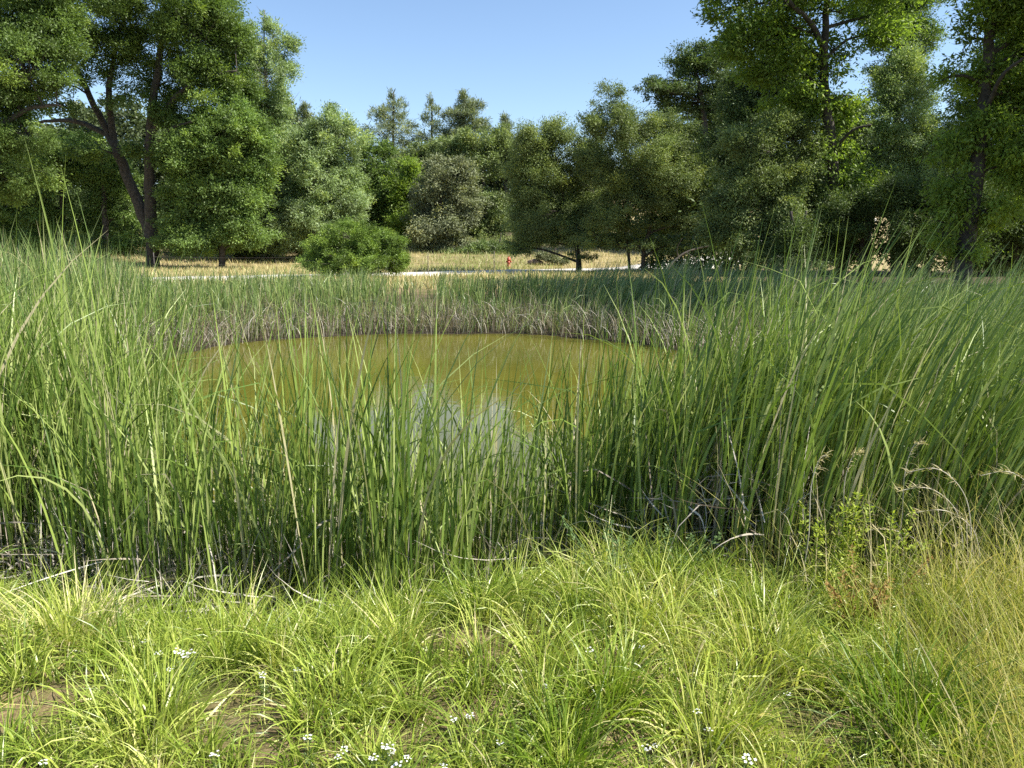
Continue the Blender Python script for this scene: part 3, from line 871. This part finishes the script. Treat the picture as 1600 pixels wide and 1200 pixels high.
for px, py, lab, sd, bl, yy, mt in (
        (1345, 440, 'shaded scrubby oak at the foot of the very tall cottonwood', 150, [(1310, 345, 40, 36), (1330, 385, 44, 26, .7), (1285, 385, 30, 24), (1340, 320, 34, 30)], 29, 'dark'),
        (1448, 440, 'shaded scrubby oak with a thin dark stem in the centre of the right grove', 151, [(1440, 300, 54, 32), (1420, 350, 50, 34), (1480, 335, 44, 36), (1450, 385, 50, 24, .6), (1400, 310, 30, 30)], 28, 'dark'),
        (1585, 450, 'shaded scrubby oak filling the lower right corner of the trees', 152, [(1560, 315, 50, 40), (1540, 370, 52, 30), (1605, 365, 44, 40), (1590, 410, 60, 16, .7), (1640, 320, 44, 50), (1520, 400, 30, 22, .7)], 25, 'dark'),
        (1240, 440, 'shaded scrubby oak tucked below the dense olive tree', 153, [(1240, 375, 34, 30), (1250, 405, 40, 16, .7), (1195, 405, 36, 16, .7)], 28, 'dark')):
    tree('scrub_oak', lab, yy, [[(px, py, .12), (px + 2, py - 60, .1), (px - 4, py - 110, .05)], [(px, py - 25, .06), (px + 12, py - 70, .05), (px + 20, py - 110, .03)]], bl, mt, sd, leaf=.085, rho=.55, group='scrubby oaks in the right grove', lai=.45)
tree('cottonwood', 'leafy cottonwood added outside the right edge for shade, only its branch tips reaching in', 29,  # added beyond the frame as a shadow caster and side fill
     [[(1800, 450, .3), (1790, 250, .22), (1780, 20, .1)]],
     [(1740, 60, 70, 60), (1800, 20, 90, 70), (1760, 180, 80, 70), (1830, 260, 70, 70), (1740, 300, 50, 60), (1780, -80, 110, 60)], 'sunny', 154, leaf=.1, rho=.7)

tree('cottonwood', 'tall unseen cottonwood added beyond the right edge to shade the far reeds', 18.5,  # added out of view, tall enough to cast shade on the far reeds
     [[(1900, 480, .3), (1890, 200, .22), (1880, -250, .14), (1885, -420, .06)]],
     [(1850, 60, 110, 90), (1950, 0, 110, 100), (1860, -120, 120, 90), (1900, 220, 130, 90), (1960, -200, 110, 80), (1880, -300, 130, 90), (1900, -420, 110, 80)], 'sunny', 155, leaf=.12, rho=.8)

# far-off wood and undergrowth that close the view behind and between the trees
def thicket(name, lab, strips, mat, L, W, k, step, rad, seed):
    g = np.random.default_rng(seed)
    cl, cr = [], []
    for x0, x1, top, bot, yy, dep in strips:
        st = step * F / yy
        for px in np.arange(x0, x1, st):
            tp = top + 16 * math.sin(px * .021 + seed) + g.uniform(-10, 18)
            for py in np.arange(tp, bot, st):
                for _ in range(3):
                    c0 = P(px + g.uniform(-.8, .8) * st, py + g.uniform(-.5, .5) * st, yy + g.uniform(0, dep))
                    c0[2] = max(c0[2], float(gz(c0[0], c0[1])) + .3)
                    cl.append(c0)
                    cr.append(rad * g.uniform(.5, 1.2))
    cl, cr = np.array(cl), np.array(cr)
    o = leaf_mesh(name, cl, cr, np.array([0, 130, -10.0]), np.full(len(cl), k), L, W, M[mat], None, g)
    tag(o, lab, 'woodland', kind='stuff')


thicket('woodland', 'distant woodland closing the view behind the trees', [(-420, 470, 190, 400, 88, 12), (470, 830, 255, 400, 96, 10), (830, 1090, 258, 400, 90, 10), (1080, 2000, 235, 400, 80, 12)], 'wood', .46, .3, 90, 1.35, 1.35, 171)
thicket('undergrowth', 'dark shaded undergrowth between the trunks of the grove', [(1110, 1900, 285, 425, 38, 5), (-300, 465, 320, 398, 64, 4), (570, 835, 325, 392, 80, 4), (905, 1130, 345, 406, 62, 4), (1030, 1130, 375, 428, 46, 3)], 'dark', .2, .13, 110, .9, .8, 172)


# ------------------------------------------------------------------ bushes
def bush(name, label, y, px, blobs, mat, seed, leaf, lai=.6, rho=.4, stem=True, base_py=428):
    return tree(name, label, y, [[(px, base_py, .07), (px + 4, base_py - 18, .06), (px + 8, base_py - 40, .03)]], blobs, mat, seed, leaf=leaf, lai=lai, rho=rho, cat='bush', part='foliage', cover=6)


bush('round_bush', 'big rounded dark green bush standing at the edge of the straw field', 38, 555,
     [(555, 385, 48, 32), (515, 395, 34, 26), (600, 395, 32, 26), (545, 365, 30, 18), (580, 372, 30, 18), (500, 410, 24, 16), (620, 408, 16, 16), (560, 410, 60, 18)], 'bush', 160, .1)
bush('bramble', 'pale green bramble mound on the meadow under the oaks', 61, 775,
     [(772, 386, 36, 12), (742, 391, 30, 8), (806, 391, 26, 10), (715, 394, 22, 6), (775, 396, 56, 6)], 'bramble', 161, .16, base_py=404)
bush('roadside_bush', 'small grey leaved bush in the road verge right of the hydrant', 53, 862,
     [(858, 402, 12, 7), (874, 408, 12, 6), (846, 400, 9, 6)], 'grey_olive', 162, .12, base_py=416)

# ------------------------------------------------------------------ hydrant
hp = ground_hit(795, 418.5)
hp = np.array([P(795, 418, 51.5)[0], 51.5, float(gz(P(795, 418, 51.5)[0], 51.5))])


def lathe(prof, sides=20, loc=(0, 0, 0), axis='z'):
    th = np.arange(sides) * 2 * math.pi / sides
    pr = np.asarray(prof, float)
    v = np.stack([pr[:, None, 0] * np.cos(th), pr[:, None, 0] * np.sin(th), np.repeat(pr[:, 1:2], sides, 1)], -1)
    if axis == 'x':
        v = v[..., [2, 0, 1]]
    if axis == 'y':
        v = v[..., [1, 2, 0]] * np.array([1, -1, 1])
    v = v.reshape(-1, 3) + np.array(loc)
    m = len(pr)
    i = np.arange(m - 1)[:, None] * sides + np.arange(sides)[None]
    j = np.arange(m - 1)[:, None] * sides + (np.arange(sides)[None] + 1) % sides
    return v, np.stack([i, j, j + sides, i + sides], -1).reshape(-1, 4)


HY = empty('fire_hydrant', hp, 'small faded red fire hydrant on the grass at the far side of the road', 'fire hydrant')
v, q = lathe([(0, 0), (.17, 0), (.17, .04), (.115, .045), (.105, .1), (.105, .44), (.125, .45), (.125, .49), (.1, .5), (0, .5)])
mesh('barrel', v, q, M['hydrant'], HY, smooth=True)
v, q = lathe([(0, .5), (.14, .5), (.14, .53), (.125, .55), (.115, .61), (.085, .66), (.04, .69), (0, .69)])
bo = mesh('bonnet', v, q, M['hydrant'], HY, smooth=True)
v, q = lathe([(0, .68), (.032, .68), (.028, .76), (0, .76)], 5)
mesh('operating_nut', v, q, M['hydrant'], bo)
for sgn in (-1, 1):
    v, q = lathe([(0, .09 * sgn), (.055, .09 * sgn), (.055, .14 * sgn), (.07, .14 * sgn), (.07, .175 * sgn), (.025, .18 * sgn), (.025, .21 * sgn), (0, .21 * sgn)], 10, (0, 0, .37), 'x')
    mesh('nozzle', v, q, M['hydrant'], HY)
v, q = lathe([(0, .09), (.07, .09), (.07, .15), (.088, .15), (.088, .185), (.025, .19), (.025, .22), (0, .22)], 12, (0, 0, .33), 'y')
mesh('pumper_nozzle', v, q, M['hydrant'], HY)

# ------------------------------------------------------------------ rock by the road, wire fence
g = np.random.default_rng(181)
th, ph = np.meshgrid(np.linspace(0, 2 * math.pi, 17)[:-1], np.linspace(.02, math.pi - .02, 9))
rr = 1 + .12 * np.sin(3 * th + 2 * ph) + .1 * np.sin(5 * ph + th) + .06 * g.normal(size=th.shape)
v = np.stack([.55 * rr * np.cos(th) * np.sin(ph), .4 * rr * np.sin(th) * np.sin(ph), .22 * rr * np.cos(ph)], -1).reshape(-1, 3)
i = np.arange(8)[:, None] * 16 + np.arange(16)[None]
j = np.arange(8)[:, None] * 16 + (np.arange(16)[None] + 1) % 16
rk = mesh('boulder', v, np.stack([i, j, j + 16, i + 16], -1).reshape(-1, 4), M['rock'])
rx_ = P(835, 414, 53)[0]
rk.location = (rx_, 53, float(gz(rx_, 53)) + .1)
tag(rk, 'low brown boulder in the verge to the right of the red hydrant', 'boulder')

FX = [(-18.5, 39.0), (P(565, 425, 39.6)[0], 39.6), (P(669, 425, 40.2)[0], 40.2), (P(772, 425, 41.0)[0], 41.0), (3.6, 42.3), (8.0, 44.5)]
fo = empty('wire_fence', (FX[0][0], FX[0][1], float(gz(*FX[0]))), 'thin wire fence on dark steel posts along the near side of the road', 'fence')
tops = []
for fx, fy in FX:
    z0 = float(gz(fx, fy))
    T = Tubes()
    lx, ly, lz = fx - fo.location[0], fy - fo.location[1], z0 - fo.location[2]
    T.tube([(lx, ly, lz - .2), (lx, ly, lz + .6), (lx + .01, ly, lz + 1.22)], .022, 6)
    T.tube([(lx, ly - .03, lz + 1.0), (lx, ly + .03, lz + 1.0)], .018, 6)
    T.build('fence_post', M['steel'], fo)
    tops.append((lx, ly, lz))
for hgt in (1.0, .65):
    T = Tubes()
    for a, b in zip(tops[:-1], tops[1:]):
        a, b = np.array(a) + (0, -.022, hgt), np.array(b) + (0, -.022, hgt)
        pts = [a + (b - a) * f - np.array([0, 0, .06 * 4 * f * (1 - f)]) for f in np.linspace(0, 1, 9)]
        T.tube(pts, .004, 4)
    T.build('wire', M['steel'], fo)

# fallen branch under the right grove
T = Tubes()
T.tube(spline([P(1040, 428, 37), P(1052, 409, 37.2), P(1072, 394, 37.5), P(1100, 386, 37.8), P(1150, 376, 38)], 18), np.linspace(.065, .03, 18), 7)
T.tube(spline([P(1072, 394, 37.5), P(1083, 402, 37.2), P(1090, 412, 37)], 8), np.linspace(.03, .015, 8), 6)
T.tube(spline([P(1060, 403, 37.3), P(1058, 388, 37.2), P(1066, 372, 37.1)], 8), np.linspace(.03, .01, 8), 6)
br = T.build('fallen_branch', M['bark'])
tag(br, 'dark arching fallen branch beneath the trees right of the olive oak', 'branch')


# ------------------------------------------------------------------ single plants that stand out
def plant(name, label, cat, x, y, specs, mat, group=None, seed=1, prof='reed', segs=9, W=.014):
    """One plant of blades: specs are (azimuth, length, lean, curve, base dx)."""
    z = max(float(gz(x, y)), WATER_Z - .1)
    s = np.array(specs, float)
    g = np.random.default_rng(seed)
    base = np.stack([s[:, 4], g.normal(0, .012, len(s)), np.full(len(s), -.03)], -1)
    v, q, at = blades(base, s[:, 0], s[:, 1], s[:, 2], s[:, 3], W * g.uniform(.8, 1.2, len(s)), segs, 1.8, 1.0, seed=seed, prof=prof)
    o = mesh(name, v, q, M[mat], attrs=at, smooth=True)
    o.location = (x, y, z)
    return tag(o, label, cat, group)


def tall_at(px, py, y, extra=()):
    """x, and blade length from the ground to a tip seen at photo pixel."""
    t = P(px, py, y)
    return t[0], t[2] - max(float(gz(t[0], y)), WATER_Z - .1)


g = np.random.default_rng(191)
for k, (px, py, yy, mt, lab) in enumerate((
        (45, 245, 4.7, 'reed', 'tallest cattail at the left edge, its single leaf tip curving up before the trees'),
        (92, 218, 4.9, 'reed', 'tall straight cattail leaf beside the tallest one at the left edge'),
        (148, 262, 4.6, 'reed', 'tall cattail with a leaf slanting up right at the far left'),
        (170, 300, 5.2, 'reed', 'cattail with a pale folded tip arching over near the forked trunk'),
        (205, 360, 5.0, 'reed', 'upright cattail just below the forked tree trunk'),
        (1262, 335, 4.6, 'reed_bright', 'tallest cattail on the right, its broad leaf tips rising before the dark grove'),
        (1010, 520, 5.0, 'reed_bright', 'cattail with a pale bent over leaf at the right end of the water'),
        (962, 440, 6.0, 'reed_bright', 'slim lone cattail leaf standing high over the middle of the pond'),
        (1190, 470, 4.7, 'reed_bright', 'broad bright cattail right of the open water'),
        (1330, 400, 4.8, 'reed_bright', 'high bright cattail among the right hand stand'),
        (1590, 500, 4.0, 'reed_bright', 'bright broad cattail rising from the bank at the right edge'),
        (430, 520, 4.9, 'reed', 'dark green cattail cluster rising left of the pond reflections'),
        (640, 500, 5.2, 'reed', 'cattail whose tip reaches the far shoreline in the middle'))):
    x, h = tall_at(px, py, yy)
    sp = [(g.choice([0, 3.1]), h * 1.02, .02, .16, 0)]
    bend = {3: 2.2, 6: 2.4}.get(k, 0)
    for i in range(6):
        sp.append((g.uniform(0, 6.28), h * g.uniform(.62, .95), g.uniform(.02, .14), g.uniform(.05, .5) + (bend if i == 0 else 0), g.normal(0, .02)))
    plant('cattail', lab, 'cattail', x, yy, sp, mt, 'cattails standing out of the stand', 200 + k, W=.0125 if mt == 'reed' else .017)

p = ground_hit(432, 886)
plant('iris', 'bright light green broad bladed iris like plant at the left foot of the reeds', 'plant', p[0], p[1] - .02,
      [(2.6, .62, .06, .2, -.03), (2.2, .5, .1, .25, -.02), (.4, .66, .05, .16, .01), (.3, .52, .12, .3, .02), (3.0, .4, .2, .3, -.04), (1.4, .58, .03, .1, 0), (.1, .34, .3, .3, .03)], 'reed_bright', None, 231, W=.026)

for k, (px, py, r, L, n, mt, lab) in enumerate((
        (620, 985, .17, .46, 420, 'grass', 'large bright grass tussock left of the bare patch in the middle'),
        (235, 1165, .15, .36, 380, 'grass', 'fresh green grass tussock between the two bare soil patches at lower left'),
        (945, 1110, .13, .4, 360, 'grass_dark', 'deep green grass tussock in the middle right with a dark hollow beside it'),
        (1185, 1060, .2, .44, 420, 'grass', 'yellowish arching grass tussock in front of the rusty weeds'),
        (880, 1195, .14, .34, 340, 'grass_dark', 'dark green grass tussock cut by the bottom edge'),
        (750, 965, .12, .4, 260, 'grass_dark', 'dark rooted grass tussock just behind the bare patch in the middle'),
        (110, 1010, .2, .42, 420, 'grass', 'wide grass tussock overhanging the bare soil at the left'),
        (1010, 985, .16, .42, 320, 'grass', 'soft grass tussock below the dark cattail feet at centre right'),
        (370, 960, .18, .42, 380, 'grass', 'bright grass tussock behind the white flowers at the left'),
        (1110, 1165, .13, .36, 320, 'grass', 'grass tussock with white florets beside it near the lower right'),
        (520, 1110, .16, .36, 360, 'grass', 'low grass tussock right of the brown soil patch at the bottom left'),
        (1420, 1150, .2, .5, 420, 'grass_dark', 'long leaning green grass tussock among the dry grass at lower right'))):
    c = ground_hit(px, py)
    gg = np.random.default_rng(240 + k)
    v, q, at = tuft_blades(np.array([c[0]]), np.array([c[1]]), np.array([n * 2 // 3]), np.array([r * .9]), np.array([L]), gg, 260 + k, W=.0075, lean=(.3, .5), curve=(1.1, .6))
    o = mesh('grass_tussock', v - c, q, M[mt], attrs=at, smooth=True)
    o.location = c
    tag(o, lab, 'grass tussock', 'grass tussocks on the near bank')


def sprig(seed, h, n, leafL, leafW, spread, up=.5):
    """Vertices and quads of leaves set along a stem of height h."""
    g = np.random.default_rng(seed)
    t = g.uniform(.15, 1, n)
    a = g.uniform(0, 6.28, n)
    p = np.stack([np.zeros(n), np.zeros(n), t * h], -1)
    ax = unit(np.stack([np.cos(a), np.sin(a), np.full(n, up) + g.normal(0, .3, n)], -1))
    p = p + ax * (spread * (1.1 - t) * g.random(n))[:, None]
    sd = unit(np.cross(ax, np.array([0, 0, 1.0]) + g.normal(0, .4, (n, 3))))
    Ls, Ws = leafL * g.uniform(.5, 1.2, (n, 1)), leafW * g.uniform(.6, 1.2, (n, 1))
    v = np.stack([p, p + ax * Ls * .45 + sd * Ws * .5, p + ax * Ls, p + ax * Ls * .45 - sd * Ws * .5], 1).reshape(-1, 3)
    return v, np.arange(n * 4).reshape(-1, 4), {'rnd': np.repeat(g.random(n), 4), 't': np.tile([0, .5, 1, .5], n)}


# tall yellow weed spike before the reeds
p = ground_hit(640, 905)
w = empty('weed_spike', p, 'tall slender yellowish weed spike standing before the reeds near the middle', 'weed')
Tubes().tube([(0, 0, 0), (-.005, 0, .25), (-.02, .02, .5), (-.04, .03, .68)], (.006, .005, .004, .002), 6).build('stem', M['weed'], w)
v, q, at = sprig(300, .66, 420, .022, .012, .012)
v[:, 0] -= .06 * (v[:, 2] / .68) ** 2
mesh('flower_spike', v, q, M['weed'], w, attrs=at)

# leafy and rusty weeds at the right
for k, (px, py, h, n, mt, lab, nst) in enumerate((
        (1315, 925, .55, 340, 'weed', 'yellow green leafy weed at the foot of the right hand reeds', 7),
        (1380, 935, .46, 260, 'weed', 'second leafy weed, lower, right of the taller yellow green one', 6),
        (1345, 990, .34, 300, 'rust_weed', 'rusty orange dry weed in front of the yellow green leafy weed', 9),
        (1265, 930, .42, 200, 'weed', 'thin pale weed left of the yellow green leafy weed', 5),
        (800, 905, .3, 160, 'herb', 'feathery green herb at the foot of the reeds right of centre', 5),
        (505, 905, .3, 170, 'herb', 'feathery green herb right of the iris like plant', 5),
        (960, 925, .34, 190, 'herb', 'bushy green herb below the dark cattail feet', 6),
        (1060, 910, .3, 170, 'herb', 'bushy green herb beside the grey dead stems at centre right', 6))):
    p = ground_hit(px, py)
    w = empty('weed', p, lab, 'weed', 'weeds at the foot of the reeds')
    T, vs = Tubes(), []
    gg = np.random.default_rng(310 + k)
    for s_ in range(nst):
        dx, dy = gg.normal(0, .07, 2)
        hh = h * gg.uniform(.6, 1.05)
        T.tube([(dx * .3, dy * .3, 0), (dx * .7, dy * .7, hh * .5), (dx * 1.4, dy * 1.4, hh)], (.0035, .003, .0015), 5)
        v, q, at = sprig(320 + 10 * k + s_, hh, 2 * n // nst, .032 if mt == 'weed' else .022, .011, .045)
        v[:, :2] += np.array([dx, dy]) * (.3 + 1.1 * v[:, 2:3] / hh)
        vs.append((v, q, at))
    T.build('stems', M['rust_weed' if mt == 'rust_weed' else mt], w)
    v, q, at = join(vs)
    mesh('leaves', v, q, M[mt], w, attrs=at)

# oat-like dry grass heads
OATS = [(1470, 735, 'highest dry grass seed head at the right, arching to the left', -1), (1455, 765, 'dry tan seed head just below the highest one at the right', -1), (1500, 850, 'dry tan seed head nearest the bright cattail at the right', 1),
        (1430, 700, 'upright dry seed head left of the highest arching one', 1), (1283, 720, 'brown upright seed head at the left of the dry grasses', 1), (1550, 880, 'drooping dry seed head at the right edge', -1),
        (1395, 830, 'short drooping seed head above the dry grass', -1), (1335, 715, 'thin brown seed head between the taller dry grasses', 1), (1480, 800, 'lower arching seed head under the two highest at the right', -1),
        (1585, 740, 'pale seed head beside the bright cattail at the right edge', -1), (1410, 885, 'long pale drooping seed head slanting across the dry grass', -1), (1360, 790, 'bent tan seed head behind the leafy weed', -1)]
for k, (px, py, lab, sgn) in enumerate(OATS):
    yy = 3.3 + .06 * (k % 4)
    tp = P(px, py, yy)
    gg = np.random.default_rng(400 + k)
    r = .2 if sgn < 0 else .05
    gx0 = tp[0] - sgn * r
    z0 = float(gz(gx0, yy))
    h = tp[2] - z0
    w = empty('oat_grass', (gx0, yy, z0), lab, 'grass stem', 'dry seed heads at the right')
    cur = spline([(0, 0, 0), (sgn * .02, 0, h * .45), (sgn * r * .35, .01, h * .8), (sgn * r, .02, h), (sgn * r * 1.75, .02, h * (1.03 if sgn > 0 else .97))], 20)
    Tubes().tube(cur, np.linspace(.0032, .0016, 20), 5).build('stem', M['stalk'], w)
    n = 46
    t = gg.uniform(.58, 1, n)
    p = np.stack([np.interp(t, np.linspace(0, 1, 20), cur[:, a]) for a in range(3)], -1) + gg.normal(0, .006, (n, 3))
    v, q, at = blades(p, gg.normal(math.pi if sgn < 0 else 0, .9, n), gg.uniform(.02, .055, n), gg.uniform(.5, 1.7, n), gg.uniform(0, 1.2, n), gg.uniform(.002, .004, n), 3, seed=401 + k, rnd=gg.uniform(.4, 1, n))
    mesh('seed_head', v, q, M['straw'], w, attrs=at)

# leaning dead stalks
for k, (p0, p1, y0, y1, lab) in enumerate((((1212, 880), (1182, 640), 4.0, 4.5, 'long pale dead stalk leaning left in the right hand reeds'),
                                           ((1250, 860), (1205, 760), 3.95, 4.0, 'short pale dead stalk at the foot of the right hand reeds'),
                                           ((1180, 855), (1300, 800), 3.95, 4.3, 'pale dead stalk lying aslant low in the right hand reeds'),
                                           ((212, 858), (150, 785), 4.25, 4.4, 'thick whitish dead stalk fallen across the foot of the left reeds'),
                                           ((110, 815), (235, 800), 4.3, 4.4, 'whitish dead stalk lying level among the left reeds'),
                                           ((20, 860), (60, 800), 4.2, 4.4, 'whitish dead stalk leaning at the far left foot of the reeds'),
                                           ((1320, 680), (1365, 655), 4.6, 4.8, 'pale broken stalk poking from the middle of the right reeds'))):
    a, b = P(*p0, y0), P(*p1, y1)
    a[2] = max(a[2], float(gz(a[0], a[1])) + .01) if k != 6 else a[2]
    if k == 6:
        a = np.array([a[0] - .15, a[1], float(gz(a[0], a[1]))])
    d = Tubes().tube(spline([a, (a + b) / 2 + np.array([0, 0, .01]), b], 9), np.linspace(.0075, .004, 9), 6).build('dead_stalk', M['stalk'])
    tag(d, lab, 'dead stalk', 'pale dead stalks among the reeds')

# white flowers
FL = [(225, 1002), (262, 1020), (288, 1024), (303, 1030), (270, 1042), (413, 1052), (455, 1050), (483, 1160), (532, 1160), (548, 1152), (590, 1168), (618, 1160), (628, 1172), (585, 1192), (640, 1192), (705, 1115), (741, 1117), (852, 1050), (918, 1020),
      (1028, 1150), (1110, 1143), (1228, 1077), (1092, 1108), (1012, 1002), (330, 1180), (60, 1190), (690, 1190), (770, 1165), (1160, 1180), (250, 1010), (600, 1180), (1020, 1165)]


def flower_meshes(seed):
    g = np.random.default_rng(seed)
    T = Tubes()
    vs, qs, off = [], [], 0
    h = .26
    for k in range(8):
        a, r = k * .9 + g.uniform(-.2, .2), .008 + .004 * k
        c = np.array([math.cos(a) * r, math.sin(a) * r, h + g.uniform(-.012, .014)])
        T.tube([(0, 0, h * .7), (c[0] * .6, c[1] * .6, h * .88), tuple(c)], .0011, 4, False)
        for j in range(5):
            b = j * 1.2566 + g.uniform(0, .4)
            d = np.array([math.cos(b), math.sin(b), .25 + g.uniform(-.15, .15)])
            s = np.array([-math.sin(b), math.cos(b), 0])
            L, W = .0095, .0085
            vs.append(np.array([c, c + d * L * .6 + s * W * .5, c + d * L, c + d * L * .6 - s * W * .5]))
            qs.append(np.arange(4) + off)
            off += 4
    T.tube([(0, 0, -.01), (.004, .002, h * .4), (0, 0, h * .72)], .0016, 5)
    return T, np.concatenate(vs), np.array(qs), sprig(seed + 20, h * .7, 70, .04, .006, .05)


protos = []
g = np.random.default_rng(500)
FLAB = {0: 'white flower cluster highest in the patch at the left', 5: 'lone white flower cluster right of the left flower patch', 17: 'white flower cluster left of the deep green tussock', 18: 'white flower cluster above the deep green tussock',
        21: 'white flower cluster below the yellowish arching tussock', 16: 'right one of two white flower clusters at bottom centre', 15: 'left one of two white flower clusters at bottom centre', 23: 'small white flower cluster below the herb at centre right'}
for k, (px, py) in enumerate(FL):
    p = ground_hit(px, py, .13)
    lab = FLAB.get(k, 'tiny white flower cluster low in the near grass, one of a scattered patch')
    w = empty('white_flower', p, lab, 'wildflower', 'white wildflowers in the grass')
    w.rotation_euler = (g.normal(0, .12), g.normal(0, .12), g.uniform(0, 6.28))
    w.scale = [float(g.uniform(.34, .58))] * 3
    if k < 3:
        T, fv, fq, lf = flower_meshes(510 + k)
        st = T.build('stem', M['herb'], w)
        fl = mesh('flower_head', fv, fq, M['petal'], w)
        lv = mesh('leaves', lf[0], lf[1], M['herb'], w, attrs=lf[2])
        protos.append((st, fl, lv))
    else:
        for src in protos[k % 3]:
            c = src.copy()
            c.parent = w
            COL.objects.link(c)
